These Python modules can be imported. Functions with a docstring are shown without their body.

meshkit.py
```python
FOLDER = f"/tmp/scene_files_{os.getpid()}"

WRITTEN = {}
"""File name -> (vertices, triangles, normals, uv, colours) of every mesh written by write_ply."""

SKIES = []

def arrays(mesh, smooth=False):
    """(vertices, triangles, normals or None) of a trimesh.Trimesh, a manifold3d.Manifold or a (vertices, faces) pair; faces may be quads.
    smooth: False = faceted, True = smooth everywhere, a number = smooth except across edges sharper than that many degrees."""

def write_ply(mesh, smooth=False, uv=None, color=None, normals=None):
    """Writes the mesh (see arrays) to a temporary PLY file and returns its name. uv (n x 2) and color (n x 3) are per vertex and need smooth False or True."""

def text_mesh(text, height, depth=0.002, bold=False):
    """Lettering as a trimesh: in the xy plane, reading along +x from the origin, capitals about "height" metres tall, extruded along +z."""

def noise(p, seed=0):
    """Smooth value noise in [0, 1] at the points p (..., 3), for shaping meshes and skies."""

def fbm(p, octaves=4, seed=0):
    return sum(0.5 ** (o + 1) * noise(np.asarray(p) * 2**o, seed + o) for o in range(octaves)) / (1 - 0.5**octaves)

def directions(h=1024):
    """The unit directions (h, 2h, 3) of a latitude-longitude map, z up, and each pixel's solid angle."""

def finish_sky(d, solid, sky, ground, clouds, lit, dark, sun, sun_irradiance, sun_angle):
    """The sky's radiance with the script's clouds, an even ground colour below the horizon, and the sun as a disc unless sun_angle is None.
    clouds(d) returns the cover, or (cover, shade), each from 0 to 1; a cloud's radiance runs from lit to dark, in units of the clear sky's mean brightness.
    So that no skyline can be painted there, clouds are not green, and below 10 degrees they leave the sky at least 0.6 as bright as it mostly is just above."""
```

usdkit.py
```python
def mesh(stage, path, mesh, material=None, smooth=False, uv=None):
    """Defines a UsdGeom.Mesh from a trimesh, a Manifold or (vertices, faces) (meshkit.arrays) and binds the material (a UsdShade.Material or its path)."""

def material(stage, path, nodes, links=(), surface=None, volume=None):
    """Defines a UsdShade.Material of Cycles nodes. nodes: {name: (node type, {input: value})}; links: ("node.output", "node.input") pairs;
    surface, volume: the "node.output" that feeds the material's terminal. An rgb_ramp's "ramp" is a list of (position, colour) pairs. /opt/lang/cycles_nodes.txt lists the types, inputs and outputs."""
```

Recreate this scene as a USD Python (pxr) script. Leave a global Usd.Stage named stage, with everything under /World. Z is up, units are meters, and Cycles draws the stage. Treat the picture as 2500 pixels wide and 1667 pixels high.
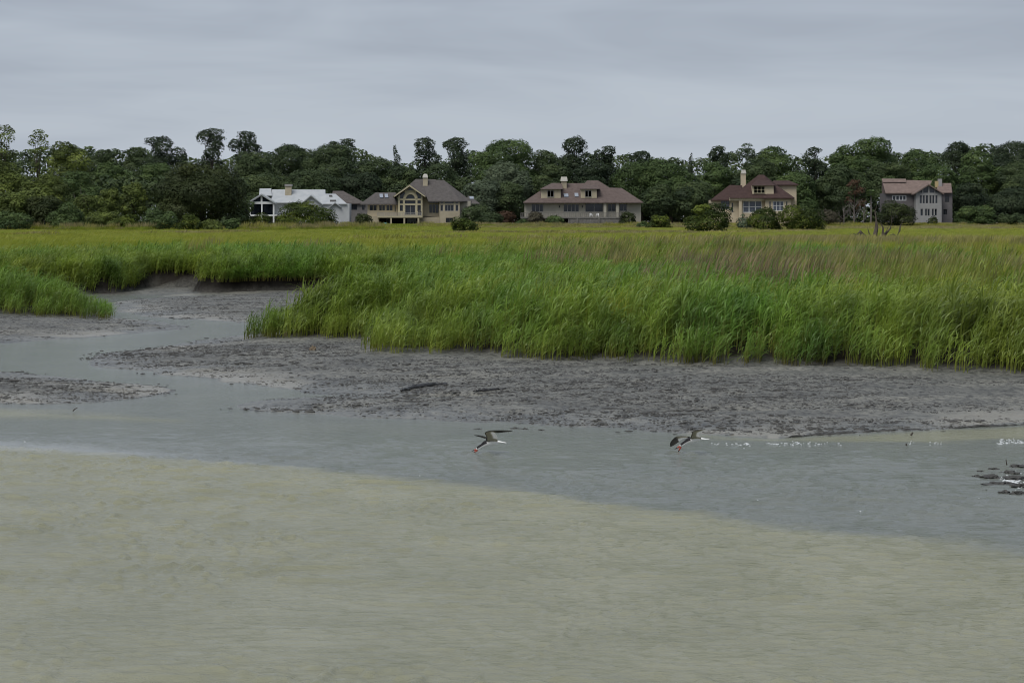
import math, random
import numpy as np
import trimesh
import shapely
from shapely.geometry import Polygon, LineString, box as sbox
from scipy.spatial import cKDTree
from pxr import Usd, UsdGeom, UsdLux, UsdShade, Gf, Sdf, Vt
import usdkit
from meshkit import noise, fbm

stage = Usd.Stage.CreateInMemory()
UsdGeom.SetStageUpAxis(stage, "Z")
UsdGeom.Xform.Define(stage, "/World")
UsdGeom.Scope.Define(stage, "/World/Looks")
T = Sdf.ValueTypeNames

# ------------------------------------------------------------------ camera, sky, sun, exposure
EYE = 3.15          # metres above the tidal water
FPX = 5000.0        # focal length measured in pixels of the 2500 pixel wide photograph
HORIZON = 529.0
cam = UsdGeom.Camera.Define(stage, "/World/camera")
cam.CreateHorizontalApertureAttr(36.0)
cam.CreateVerticalApertureAttr(36.0 * 1667 / 2500)
cam.CreateFocalLengthAttr(72.0)
cam.CreateVerticalApertureOffsetAttr(-(833.5 - HORIZON) / 2500 * 36.0)
cam.CreateClippingRangeAttr(Gf.Vec2f(0.1, 100000))
cam.CreateFStopAttr(0.0)
cam.CreateExposureAttr(0.55)
UsdGeom.Xformable(cam).AddTranslateOp().Set(Gf.Vec3d(0, 0, EYE))
UsdGeom.Xformable(cam).AddRotateXOp().Set(90.0)

SUN_ELEV, SUN_ROT = math.radians(58), math.radians(215)   # behind the camera and to its left, above the clouds
sun = UsdLux.DistantLight.Define(stage, "/World/sun")
sun.CreateIntensityAttr(0.38)
sun.CreateAngleAttr(35.0)
sun.CreateColorAttr(Gf.Vec3f(1.0, 0.97, 0.92))
sun.CreateNormalizeAttr(True)
to_sun = Gf.Vec3d(math.sin(SUN_ROT) * math.cos(SUN_ELEV), math.cos(SUN_ROT) * math.cos(SUN_ELEV), math.sin(SUN_ELEV))
UsdGeom.Xformable(sun).AddOrientOp().Set(Gf.Quatf(Gf.Rotation(Gf.Vec3d(0, 0, 1), to_sun).GetQuat()))

SKY = dict(strength=0.070)
sky = UsdLux.DomeLight.Define(stage, "/World/sky")
sky.GetPrim().SetCustomDataByKey("kind", "structure")
usdkit.material(stage, "/World/Looks/sky", {
    "tc": ("texture_coordinate", {}),
    "st": ("sky_texture", {"sky_type": "single_scattering", "sun_disc": False, "sun_elevation": SUN_ELEV, "sun_rotation": SUN_ROT, "aerosol_density": 2.0}),
    "sep": ("separate_xyz", {}),
    "m1": ("mapping", {"scale": (1.6, 1.6, 16.0)}),
    "n1": ("noise_texture", {"scale": 1.0, "detail": 4.0, "roughness": 0.5, "distortion": 1.0}),
    "m2": ("mapping", {"scale": (5.0, 5.0, 30.0), "rotation": (0.05, 0.03, 0)}),
    "n2": ("noise_texture", {"scale": 1.0, "detail": 4.0, "roughness": 0.5, "distortion": 0.8}),
    "add": ("mix_float", {"fac": 0.42}), "lift": ("map_range", {"from_min": 0.0, "from_max": 0.11, "to_min": 0.10, "to_max": -0.115, "clamp": True}), "sum": ("math", {"math_type": "add"}),
    "ramp": ("rgb_ramp", {"ramp": [(0.0, (3.2, 3.56, 4.2)), (0.37, (3.5, 3.9, 4.6)), (0.47, (4.05, 4.52, 5.25)), (0.57, (4.6, 5.1, 5.8)), (0.68, (4.95, 5.45, 6.1)), (1.0, (5.0, 5.5, 6.15))]}),
    "mixc": ("mix", {"fac": 0.93}),
    "bg": ("background_shader", SKY),
}, [("tc.generated", "sep.vector"), ("tc.generated", "m1.vector"), ("tc.generated", "m2.vector"), ("m1.vector", "n1.vector"), ("m2.vector", "n2.vector"),
    ("n1.fac", "add.a"), ("n2.fac", "add.b"), ("add.result", "sum.value1"), ("sep.z", "lift.value"), ("lift.result", "sum.value2"), ("sum.value", "ramp.fac"), ("st.color", "mixc.color1"), ("ramp.color", "mixc.color2"),
    ("mixc.color", "bg.color")], surface="bg.background")
UsdShade.MaterialBindingAPI.Apply(sky.GetPrim()).Bind(UsdShade.Material.Get(stage, "/World/Looks/sky"))

# ------------------------------------------------------------------ helpers
def lin(r, g, b):
    return tuple((c / 255 / 12.92) if c / 255 <= 0.04045 else ((c / 255 + 0.055) / 1.055) ** 2.4 for c in (r, g, b))

def on_plane(u, v, z=0.0):
    """The point of the level z that the photograph shows at pixel (u, v)."""
    y = (EYE - z) * FPX / (v - HORIZON)
    return ((u - 1250) / FPX * y, y)

def at(u, v, y):
    """The point at distance y that the photograph shows at pixel (u, v)."""
    return np.array([(u - 1250) / FPX * y, y, EYE - (v - HORIZON) / FPX * y])

taken = {}
def numbered(parent, name):
    k = taken.get((parent, name), -1) + 1
    taken[(parent, name)] = k
    return f"{parent}/{name}" if k == 0 else f"{parent}/{name}_{k:03d}"

def path_of(p):
    return str(p.GetPath()) if hasattr(p, "GetPath") else (p or "/World")

def tag(p, label=None, category=None, group=None, kind=None):
    p = p.GetPrim() if hasattr(p, "GetPrim") else p
    for k, v in (("label", label), ("category", category), ("group", group), ("kind", kind)):
        if v:
            p.SetCustomDataByKey(k, v)
    return p

def thing(name, label, category, loc=(0, 0, 0), rotz=0.0, group=None):
    x = UsdGeom.Xform.Define(stage, numbered("/World", name))
    x.AddTranslateOp().Set(Gf.Vec3d(*map(float, loc)))
    if rotz:
        x.AddRotateZOp().Set(float(rotz))
    return tag(x, label, category, group)

def obj(name, mesh, mat, parent=None, smooth=False, label=None, kind=None, attrs=None, normals=None):
    m = usdkit.mesh(stage, numbered(path_of(parent), name), mesh, MATS.get(mat, mat) if isinstance(mat, str) else mat, smooth=smooth)
    for k, a in (attrs or {}).items():
        a = np.asarray(a, np.float32)
        api = UsdGeom.PrimvarsAPI(m)
        if a.ndim == 1:
            api.CreatePrimvar(k, T.FloatArray, "vertex").Set(Vt.FloatArray.FromNumpy(a))
        else:
            api.CreatePrimvar(k, T.Color3fArray, "vertex").Set(Vt.Vec3fArray.FromNumpy(a))
    if normals is not None:
        m.CreateNormalsAttr(Vt.Vec3fArray.FromNumpy(np.asarray(normals, np.float32)))
        m.SetNormalsInterpolation("vertex")
    return tag(m, label, kind=kind)

def copy_of(root, loc, rotz, label, group=None, scale=None):
    x = UsdGeom.Xform.Define(stage, numbered("/World", root.GetName().rsplit("_0", 1)[0]))
    x.GetPrim().GetReferences().AddInternalReference(root.GetPath())
    x.GetPrim().SetInstanceable(True)
    x.ClearXformOpOrder()
    x.AddTranslateOp(opSuffix="here").Set(Gf.Vec3d(*map(float, loc)))
    x.AddRotateZOp(opSuffix="here").Set(float(rotz))
    if scale:
        x.AddScaleOp(opSuffix="here").Set(Gf.Vec3f(*scale))
    return tag(x, label, root.GetCustomDataByKey("category"), group or root.GetCustomDataByKey("group"))

MATS = {}
def mat(name, nodes, links=(), surface="p.BSDF", volume=None):
    MATS[name] = usdkit.material(stage, f"/World/Looks/{name}", nodes, links, surface=surface, volume=volume)
    return MATS[name]

def plain(name, rgb, rough=0.7, spec=0.3, vary=0.12, scale=3.0, metallic=0.0):
    """A paint or board: one base colour with slight mottling and grain."""
    lo, hi = [c * (1 - vary) for c in rgb], [min(1, c * (1 + vary)) for c in rgb]
    return mat(name, {"g": ("geometry", {}), "n": ("noise_texture", {"scale": scale, "detail": 4.0, "roughness": 0.6}),
                      "r": ("rgb_ramp", {"ramp": [(0.3, lo), (0.7, hi)]}),
                      "p": ("principled_bsdf", {"roughness": rough, "specular_ior_level": spec, "metallic": metallic})},
               [("g.position", "n.vector"), ("n.fac", "r.fac"), ("r.color", "p.base_color")])

def smoothstep(a, b, x):
    t = np.clip((x - a) / (b - a), 0, 1)
    return t * t * (3 - 2 * t)

def merge(*ms):
    return trimesh.util.concatenate([m for m in ms if m is not None])

def grid_faces(nr, nc):
    i = np.arange((nr - 1) * nc).reshape(nr - 1, nc)[:, :-1].ravel()
    return np.vstack([np.stack([i, i + 1, i + nc + 1], 1), np.stack([i, i + nc + 1, i + nc], 1)])
# ------------------------------------------------------------------ shorelines (traced on the level of the water)
def traced(px, z=0.0):
    return [on_plane(u, v, z) for u, v in px]

def wobble(pts, amp, step, seed):
    """A shoreline with the small unevenness of mud: resampled every step metres and pushed sideways."""
    line = LineString(pts)
    n = max(2, int(line.length / step))
    q = np.array([line.interpolate(k / n, normalized=True).coords[0] for k in range(n + 1)])
    d = np.stack([fbm(np.c_[q * 0.9, np.zeros(len(q))], 4, seed), fbm(np.c_[q * 0.9, np.ones(len(q))], 4, seed + 9)], 1) - 0.5
    d[0] = d[-1] = 0
    return (q + d * amp).tolist()

shore_main = [(2720, 1024), (2500, 1036), (2320, 1044), (2180, 1052), (1990, 1062), (1880, 1068), (1800, 1063), (1700, 1056), (1600, 1050), (1500, 1044), (1400, 1039),
              (1300, 1034), (1240, 1030), (1170, 1031), (1100, 1028), (1000, 1024), (900, 1019), (800, 1010), (700, 1003), (620, 998), (566, 991),
              (590, 983), (650, 976), (740, 971), (800, 969), (870, 967), (900, 963), (860, 962), (810, 962), (760, 957), (720, 951), (650, 941), (560, 932), (510, 924),
              (430, 915), (380, 907), (290, 900), (240, 894), (217, 887), (232, 879), (265, 866), (300, 860), (380, 850), (480, 834), (545, 826), (615, 813), (700, 807), (790, 801)]
shore_far = [(800, 793), (700, 790), (615, 789), (545, 784), (480, 780), (410, 776), (350, 770), (300, 761), (272, 750), (262, 741), (300, 735), (350, 731), (410, 728), (430, 724), (390, 721),
             (320, 720), (220, 718), (100, 716), (-100, 716), (-900, 716)]
shore_left = [(-900, 744), (-100, 744), (120, 742), (215, 744), (244, 756), (256, 766), (268, 775), (319, 781), (399, 788), (456, 797), (440, 801), (399, 806), (319, 814), (255, 820),
              (128, 828), (0, 837), (-300, 850), (-900, 872)]
island = [(-900, 905), (0, 909), (128, 920), (255, 933), (335, 940), (383, 948), (411, 955), (383, 962), (335, 972), (271, 978), (191, 984), (128, 986), (0, 984), (-300, 982), (-900, 980)]

w_main, w_far, w_left = wobble(traced(shore_main), 0.7, 0.12, 1), wobble(traced(shore_far), 0.9, 0.2, 2), wobble(traced(shore_left), 0.7, 0.15, 3)
right_out, left_out = [(95.0, 27.0), (95.0, -40.0), (-95.0, -40.0)], [(-95.0, w_left[-1][1])]
far_left = [(-95.0, w_far[-1][1]), (-95.0, w_left[0][1])]
water_area = Polygon(w_main + w_far + far_left + w_left + left_out + right_out[::-1] + [(95.0, w_main[0][1])]).buffer(0)
ISLAND = Polygon(wobble(traced(island), 0.5, 0.12, 4)).buffer(0)
water_area = water_area.difference(ISLAND)
def outline(area, step):
    out = []
    for g in getattr(area, "geoms", [area]):
        for ring in [g.exterior, *g.interiors]:
            n = max(3, int(ring.length / step))
            out += [ring.interpolate(k / n, normalized=True).coords[0] for k in range(n)]
    return np.array(out)

known_shores = {}
def signed(area, p, step=0.15):
    """Metres from the outline, positive inside."""
    if (id(area), step) not in known_shores:
        known_shores[id(area), step] = cKDTree(outline(area, step)), area
    tree = known_shores[id(area), step][0]
    d = tree.query(p, workers=4)[0]
    shapely.prepare(area)
    return np.where(shapely.contains_xy(area, p[:, 0], p[:, 1]), d, -d)

# where the cordgrass stands
front = [(617, 812), (656, 809), (719, 814), (783, 815), (847, 820), (900, 818), (903, 840), (909, 848), (927, 853), (975, 855), (1024, 855), (1034, 842), (1046, 845), (1054, 857),
         (1134, 860), (1207, 863), (1280, 868), (1353, 874), (1455, 871), (1583, 879), (1694, 884), (1790, 887), (1872, 890), (1880, 897), (1892, 890), (1970, 892), (2055, 893), (2183, 896), (2294, 904), (2438, 904), (2500, 908)]
edge_front = wobble([on_plane(u, v, 0.26) for u, v in front], 0.5, 0.1, 5)
MARSH_RIGHT = Polygon([(-6.75, 52.4)] + edge_front + [(60, 33.5), (95, 34), (260, 505), (-260, 505)] + [(-90, 84.0), (-34, 83.2)]
                      + wobble([(-34, 83.2), (-19, 83.0), (-16.5, 83.4), (-15.5, 87.5), (-13.4, 87.0), (-12.8, 83.0), (-9.5, 82.6), (-5.0, 81.5), (-4.6, 76), (-5.4, 69), (-4.7, 63), (-3.0, 60.5)], 0.9, 0.3, 6)
                      + wobble([(-3.0, 60.5), (-3.3, 57.2), (-5.6, 55.2), (-6.75, 52.4)], 0.4, 0.2, 7)).buffer(0)
MARSH_LEFT = Polygon([(-95, 66.5), (-16.5, 63.6), (-15.0, 62.9), (-13.4, 62.3), (-12.35, 61.4), (-12.1, 62.1), (-12.6, 64.5), (-13.6, 67.0), (-15.5, 70.0), (-18.5, 71.6), (-95, 72)]).buffer(0)
POOL = Polygon([on_plane(u, v, 0.2) for u, v in ((985, 955), (1040, 953), (1110, 953), (1190, 952), (1215, 948), (1150, 946), (1090, 941), (1040, 943), (1000, 949))])

def ground_height(p):
    """The height of mud, marsh and dry land at the points p (n x 2)."""
    d_w = -signed(water_area, p)
    m_r, m_l = signed(MARSH_RIGHT, p), signed(MARSH_LEFT, p)
    p3 = np.c_[p, np.zeros(len(p))]
    wide = fbm(p3 * 0.22, 3, 11) - 0.5
    h = np.where(d_w > 0, 0.012 + 0.30 * (1 - np.exp(-np.maximum(d_w, 0) / 7.0)) + 0.10 * wide * smoothstep(0, 3, d_w), np.maximum(-0.5, 0.02 + d_w * 0.22))
    on = smoothstep(0.0, 0.8, d_w)
    h += on * ((fbm(np.c_[p[:, 0] * 0.8, p[:, 1] * 1.7, np.zeros(len(p))], 4, 21) - 0.5) * 0.11 + (fbm(p3 * 4.5, 3, 31) - 0.5) * 0.055)
    for m, up, run in ((m_r, 0.36, 2.2), (m_l, 0.2, 2.0)):
        far = smoothstep(74, 80, p[:, 1]) if up > 0.3 else 0.0
        h += smoothstep(-0.1, run - far * (run - 0.35), m) * (up + far * 0.30)
    d_p = signed(POOL, p, 0.05)
    h -= smoothstep(-0.35, 0.12, d_p) * 0.14
    h += -0.45 * smoothstep(100, 330, p[:, 1]) + smoothstep(462, 486, p[:, 1]) * 0.65 + smoothstep(495, 560, p[:, 1]) * 0.6
    return h, d_w, np.maximum(m_r, m_l)

rows = np.concatenate([np.arange(22, 31, 0.3), np.arange(31, 64, 0.11), np.arange(64, 80.6, 0.4), np.arange(80.6, 85, 0.1), np.arange(85, 100, 0.4), np.geomspace(100, 620, 60), np.geomspace(700, 6000, 8)])
cols = np.concatenate([np.linspace(-1500, -160, 22)[:-1], np.linspace(-160, 2660, 390), np.linspace(2660, 4000, 22)[1:]])
gx, gy = (cols[None] - 1250) / FPX * rows[:, None], np.repeat(rows[:, None], len(cols), 1)
gp = np.stack([gx.ravel(), gy.ravel()], 1)
gh, g_shore, g_marsh = ground_height(gp)

mat("mud", {
    "g": ("geometry", {}), "a": ("attribute", {"attribute": "zone"}), "z": ("separate_color", {}),
    "m1": ("mapping", {"scale": (0.55, 0.9, 1)}), "n1": ("noise_texture", {"scale": 0.9, "detail": 5.0, "roughness": 0.6}),
    "n2": ("noise_texture", {"scale": 9.0, "detail": 5.0, "roughness": 0.7}),
    "n3": ("noise_texture", {"scale": 34.0, "detail": 3.0, "roughness": 0.7}),
    "r1": ("rgb_ramp", {"ramp": [(0.3, (0.108, 0.107, 0.096)), (0.5, (0.178, 0.175, 0.153)), (0.72, (0.255, 0.246, 0.207))]}),
    "speck": ("rgb_ramp", {"ramp": [(0.40, (0.30, 0.30, 0.31)), (0.52, (0.85, 0.85, 0.85)), (0.7, (1.15, 1.14, 1.12))]}),
    "speck2": ("rgb_ramp", {"ramp": [(0.36, (0.42, 0.42, 0.44)), (0.47, (1, 1, 1))]}),
    "mul": ("mix", {"mix_type": "multiply", "fac": 0.9}), "mul2": ("mix", {"mix_type": "multiply", "fac": 0.8}),
    "peat": ("mix", {"color2": (0.017, 0.014, 0.011)}),
    "sand": ("mix", {"color2": (0.30, 0.28, 0.23)}),
    "rr": ("rgb_ramp", {"ramp": [(0.0, (0.55,) * 3), (1.0, (0.30,) * 3)]}),
    "b": ("bump", {"strength": 0.7, "distance": 0.03}),
    "inv": ("map_range", {"from_min": 0.0, "from_max": 1.0, "to_min": 0.5, "to_max": 0.05, "clamp": True}),
    "p": ("principled_bsdf", {}),
}, [("z.r", "inv.value"), ("inv.result", "p.specular_ior_level"), ("g.position", "m1.vector"), ("m1.vector", "n1.vector"), ("g.position", "n2.vector"), ("g.position", "n3.vector"), ("a.color", "z.color"),
    ("n1.fac", "r1.fac"), ("n2.fac", "speck.fac"), ("n3.fac", "speck2.fac"), ("r1.color", "mul.color1"), ("speck.color", "mul.color2"), ("mul.color", "mul2.color1"), ("speck2.color", "mul2.color2"),
    ("mul2.color", "sand.color1"), ("z.b", "sand.fac"), ("sand.color", "peat.color1"), ("z.r", "peat.fac"), ("peat.color", "p.base_color"),
    ("z.g", "rr.fac"), ("rr.color", "p.roughness"), ("n2.fac", "b.height"), ("b.normal", "p.normal")])

sandy = smoothstep(2.2, 0.0, g_shore) * smoothstep(0.45, 0.6, fbm(np.c_[gp * 0.35, np.zeros(len(gp))], 3, 41)) * 0.75
zone = np.stack([np.where(gp[:, 1] > 74, smoothstep(-0.5, 0.15, g_marsh), smoothstep(0.0, 0.9, g_marsh)), smoothstep(2.5, 0.0, g_shore), sandy * (g_shore > 0)], 1)
tag(obj("ground", (np.c_[gp, gh], grid_faces(len(rows), len(cols))), "mud", smooth=True, attrs={"zone": zone}), kind="structure")

# ------------------------------------------------------------------ water
wrows = np.concatenate([np.arange(-40, 9, 6), np.arange(9, 13, 0.15), np.arange(13, 31, 0.045), np.arange(31, 34, 0.1), np.arange(34, 100, 0.5), [100, 140]])
wcols = np.concatenate([np.linspace(-1500, -140, 20)[:-1], np.linspace(-140, 2640, 410), np.linspace(2640, 4000, 20)[1:]])
wx, wy = (wcols[None] - 1250) / FPX * np.maximum(wrows[:, None], 7.0), np.repeat(wrows[:, None], len(wcols), 1)
wx = np.where(wrows[:, None] < 9, np.linspace(-95, 95, len(wcols))[None], wx)
wx[:, 0], wx[:, -1] = np.minimum(wx[:, 0], -95), np.maximum(wx[:, -1], 95)
wp = np.stack([wx.ravel(), wy.ravel()], 1)
w0 = np.zeros(len(wp))
plume = Polygon([on_plane(u, v) for u, v in ((-900, 1040), (0, 1088), (200, 1100), (319, 1108), (450, 1120), (638, 1133), (760, 1142), (903, 1154), (1063, 1170), (1275, 1199), (1400, 1211), (1488, 1221), (1600, 1236), (1700, 1250),
                                               (1800, 1262), (1913, 1274), (2000, 1290), (2073, 1301), (2150, 1309), (2232, 1313), (2320, 1327), (2391, 1338), (2500, 1352), (3300, 1400))] + [(95, 2), (95, -40), (-95, -40), (-95, 24)]).buffer(0)
strip = Polygon([on_plane(u, v) for u, v in ((-500, 985), (0, 989), (180, 999), (330, 1011), (430, 1019), (520, 1026), (430, 1034), (300, 1033), (120, 1028), (0, 1026), (-500, 1022))])
wet_sand = Polygon([on_plane(u, v) for u, v in ((1640, 1052), (1800, 1064), (1880, 1069), (2100, 1058), (2320, 1045), (2500, 1036), (2900, 1020), (2900, 1062), (2500, 1076), (2300, 1084), (2100, 1083), (1900, 1080), (1750, 1076), (1650, 1066))])
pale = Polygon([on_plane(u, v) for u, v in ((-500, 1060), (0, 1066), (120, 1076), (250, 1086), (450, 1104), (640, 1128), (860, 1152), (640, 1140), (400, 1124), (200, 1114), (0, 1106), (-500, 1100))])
feather = (fbm(np.c_[wp[:, 0] * 1.1, wp[:, 1] * 1.8, w0], 5, 61) - 0.5)
d_pl = signed(plume, wp, 0.1) + feather * (0.5 + 0.9 * smoothstep(0, 4, wp[:, 0]))
turbid = smoothstep(-0.12 - 0.3 * smoothstep(1, 5, wp[:, 0]), 0.34 + 0.42 * smoothstep(1, 5, wp[:, 0]), d_pl) * (0.84 + 0.16 * smoothstep(6.0, 0.5, d_pl + 2 * (fbm(np.c_[wp * 0.35, w0], 3, 63) - 0.5)))
turbid = np.maximum(turbid, 0.9 * smoothstep(-0.1, 1.2, signed(strip, wp, 0.1) + feather * 0.8))
turbid = np.maximum(turbid, 0.9 * smoothstep(-0.05, 0.5, signed(wet_sand, wp, 0.1) + feather * 0.5))
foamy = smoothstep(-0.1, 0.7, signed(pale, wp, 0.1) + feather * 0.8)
shallow = smoothstep(-1.6, 0.0, signed(water_area, wp) * -1)
rough_water = smoothstep(-5.5, 1.5, d_pl + smoothstep(0, 4, wp[:, 0]) * 3.0) * smoothstep(31, 26, wp[:, 1])
swell = (noise(np.c_[wp[:, 0] * 1.0 + wp[:, 1] * 0.25, wp[:, 1] * 1.9, w0], 71) - 0.5) * 0.055
spread_x = (fbm(np.c_[wp * 0.5, w0], 2, 78) - 0.5) * 3
gust = 0.6 + 0.55 * smoothstep(0.38, 0.62, fbm(np.c_[wp[:, 0] * 0.22, wp[:, 1] * 0.45, w0], 3, 79))
wavelet = smoothstep(0.60, 0.88, noise(np.c_[(wp[:, 0] + spread_x) * 5.6 - wp[:, 1] * 0.9, wp[:, 1] * 7.0 + wp[:, 0] * 0.9, w0], 73)) * 0.021
wavelet += smoothstep(0.58, 0.90, noise(np.c_[(wp[:, 0] + spread_x) * 8.0 - wp[:, 1] * 1.4, wp[:, 1] * 10.0 + wp[:, 0], w0], 74)) * 0.010
chop = (wavelet + (fbm(np.c_[wp[:, 0] * 7.0, wp[:, 1] * 9.0, w0], 2, 75) - 0.5) * 0.009) * gust
dips = 0
for bx, by in ((on_plane(1152, 1107.5)), (on_plane(1653.5, 1107)), (on_plane(1195, 1110)), (on_plane(1695, 1110))):     # rings where the skimmers' bills cut the surface
    rr = np.hypot(wp[:, 0] - bx, wp[:, 1] - by)
    dips = dips + 0.018 * np.cos(rr * 2 * math.pi / 0.24) * np.exp(-(rr / 0.32) ** 2)
wz = (swell * 0.15 + chop) * (0.10 + 0.90 * rough_water) + dips
mat("water", {
    "g": ("geometry", {}), "a": ("attribute", {"attribute": "zone"}), "z": ("separate_color", {}),
    "n": ("noise_texture", {"scale": 0.8, "detail": 4.0}),
    "rg": ("rgb_ramp", {"ramp": [(0.3, (0.150, 0.164, 0.142)), (0.7, (0.184, 0.196, 0.170))]}),
    "rt": ("rgb_ramp", {"ramp": [(0.3, (0.240, 0.238, 0.150)), (0.7, (0.296, 0.290, 0.190))]}),
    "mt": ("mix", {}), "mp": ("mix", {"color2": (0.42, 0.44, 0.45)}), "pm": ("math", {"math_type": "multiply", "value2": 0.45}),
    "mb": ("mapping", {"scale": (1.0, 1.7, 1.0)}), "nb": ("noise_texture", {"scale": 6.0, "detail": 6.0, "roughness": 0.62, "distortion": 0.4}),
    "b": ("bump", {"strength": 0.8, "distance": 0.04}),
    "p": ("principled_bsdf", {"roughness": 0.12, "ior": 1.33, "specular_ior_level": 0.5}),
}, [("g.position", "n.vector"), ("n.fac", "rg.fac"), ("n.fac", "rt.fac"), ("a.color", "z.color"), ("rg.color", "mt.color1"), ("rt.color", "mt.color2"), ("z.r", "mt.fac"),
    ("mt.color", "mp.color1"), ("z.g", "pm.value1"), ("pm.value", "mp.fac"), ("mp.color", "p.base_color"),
    ("g.position", "mb.vector"), ("mb.vector", "nb.vector"), ("nb.fac", "b.height"), ("b.normal", "p.normal")])
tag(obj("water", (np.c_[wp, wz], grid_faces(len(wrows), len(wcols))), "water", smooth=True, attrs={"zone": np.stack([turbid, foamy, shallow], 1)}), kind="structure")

pool_z = float(np.median(ground_height(np.array([on_plane(u, v, 0.2) for u, v in ((1040, 950), (1090, 948), (1150, 950))]))[0])) + 0.055
tri_v, tri_f = trimesh.creation.triangulate_polygon(POOL.buffer(0.12), engine="earcut")
tag(obj("puddle", (np.c_[tri_v, np.full(len(tri_v), pool_z)], tri_f), "water"), kind="structure")
# ------------------------------------------------------------------ cordgrass
def blade(rng, base, height, lean, side, width, segs=4, droop=0.0, h0=0.0, h1=1.0):
    """One leaf: a strip that rises from base, leans downwind by lean and droops at its tip. Returns points, triangles and how high along the plant each point is."""
    t = np.linspace(0, 1, segs + 1)
    x, y, z = base[0] + lean * t ** 1.8, base[1] + side * t ** 1.5, base[2] + height * (t - droop * t ** 3)
    a = rng.uniform(0, math.pi)
    w = width * (1 - t ** 1.6) * 0.5
    c = np.stack([x, y, z], 1)
    o = np.stack([np.cos(a) * w, np.sin(a) * w, 0.15 * w], 1)
    v = np.vstack([c - o, c[:-1] + o[:-1]])
    n = segs + 1
    f = []
    for k in range(segs):
        a0, a1, b0, b1 = k, k + 1, n + k, n + k + 1
        f += [(a0, b0, a1)] if k == segs - 1 else [(a0, b0, b1), (a0, b1, a1)]
    h = h0 + (h1 - h0) * np.r_[t, t[:-1]]
    return v, np.array(f), h

def gather(parts):
    n, vs, fs, hs = 0, [], [], []
    for v, f, h in parts:
        vs.append(v), fs.append(f + n), hs.append(h)
        n += len(v)
    return np.vstack(vs), np.vstack(fs), np.concatenate(hs)

def tall_clump(seed):
    rng, parts = np.random.default_rng(seed), []
    for _ in range(9):
        b, ht = np.r_[rng.normal(0, 0.13, 2), -0.05], rng.uniform(0.55, 0.95)
        parts.append(blade(rng, b, ht, rng.uniform(0.03, 0.18), rng.normal(0, 0.05), 0.019, 3, 0, 0, 0.65))
        for _ in range(6):
            k = rng.uniform(0.12, 0.95)
            q = b + np.array([0.12 * k ** 1.8, 0, ht * k])
            parts.append(blade(rng, q, rng.uniform(0.22, 0.5), rng.normal(0.26, 0.17), rng.normal(0, 0.13), rng.uniform(0.016, 0.032), 4, rng.uniform(0.2, 1.0), 0.25 + 0.4 * k, 1.0))
    return gather(parts)

def sward(seed, n, radius, height, width, heads=0):
    rng, parts = np.random.default_rng(seed), []
    for _ in range(n):
        r, a = radius * math.sqrt(rng.random()), rng.uniform(0, 2 * math.pi)
        ht = height * rng.uniform(0.6, 1.15)
        parts.append(blade(rng, (r * math.cos(a), r * math.sin(a), -0.05), ht, rng.normal(0.3, 0.16) * ht, rng.normal(0, 0.1), width * rng.uniform(0.7, 1.3), 3, rng.uniform(0, 0.4)))
    for _ in range(heads):
        r, a = radius * math.sqrt(rng.random()), rng.uniform(0, 2 * math.pi)
        ht = height * rng.uniform(0.95, 1.3)
        parts.append(blade(rng, (r * math.cos(a), r * math.sin(a), ht * 0.62), ht * 0.42, rng.normal(0.12, 0.05) * ht, rng.normal(0, 0.04), width * 1.6, 3, 0.1, 1.6, 2.0))
    return gather(parts)

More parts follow.
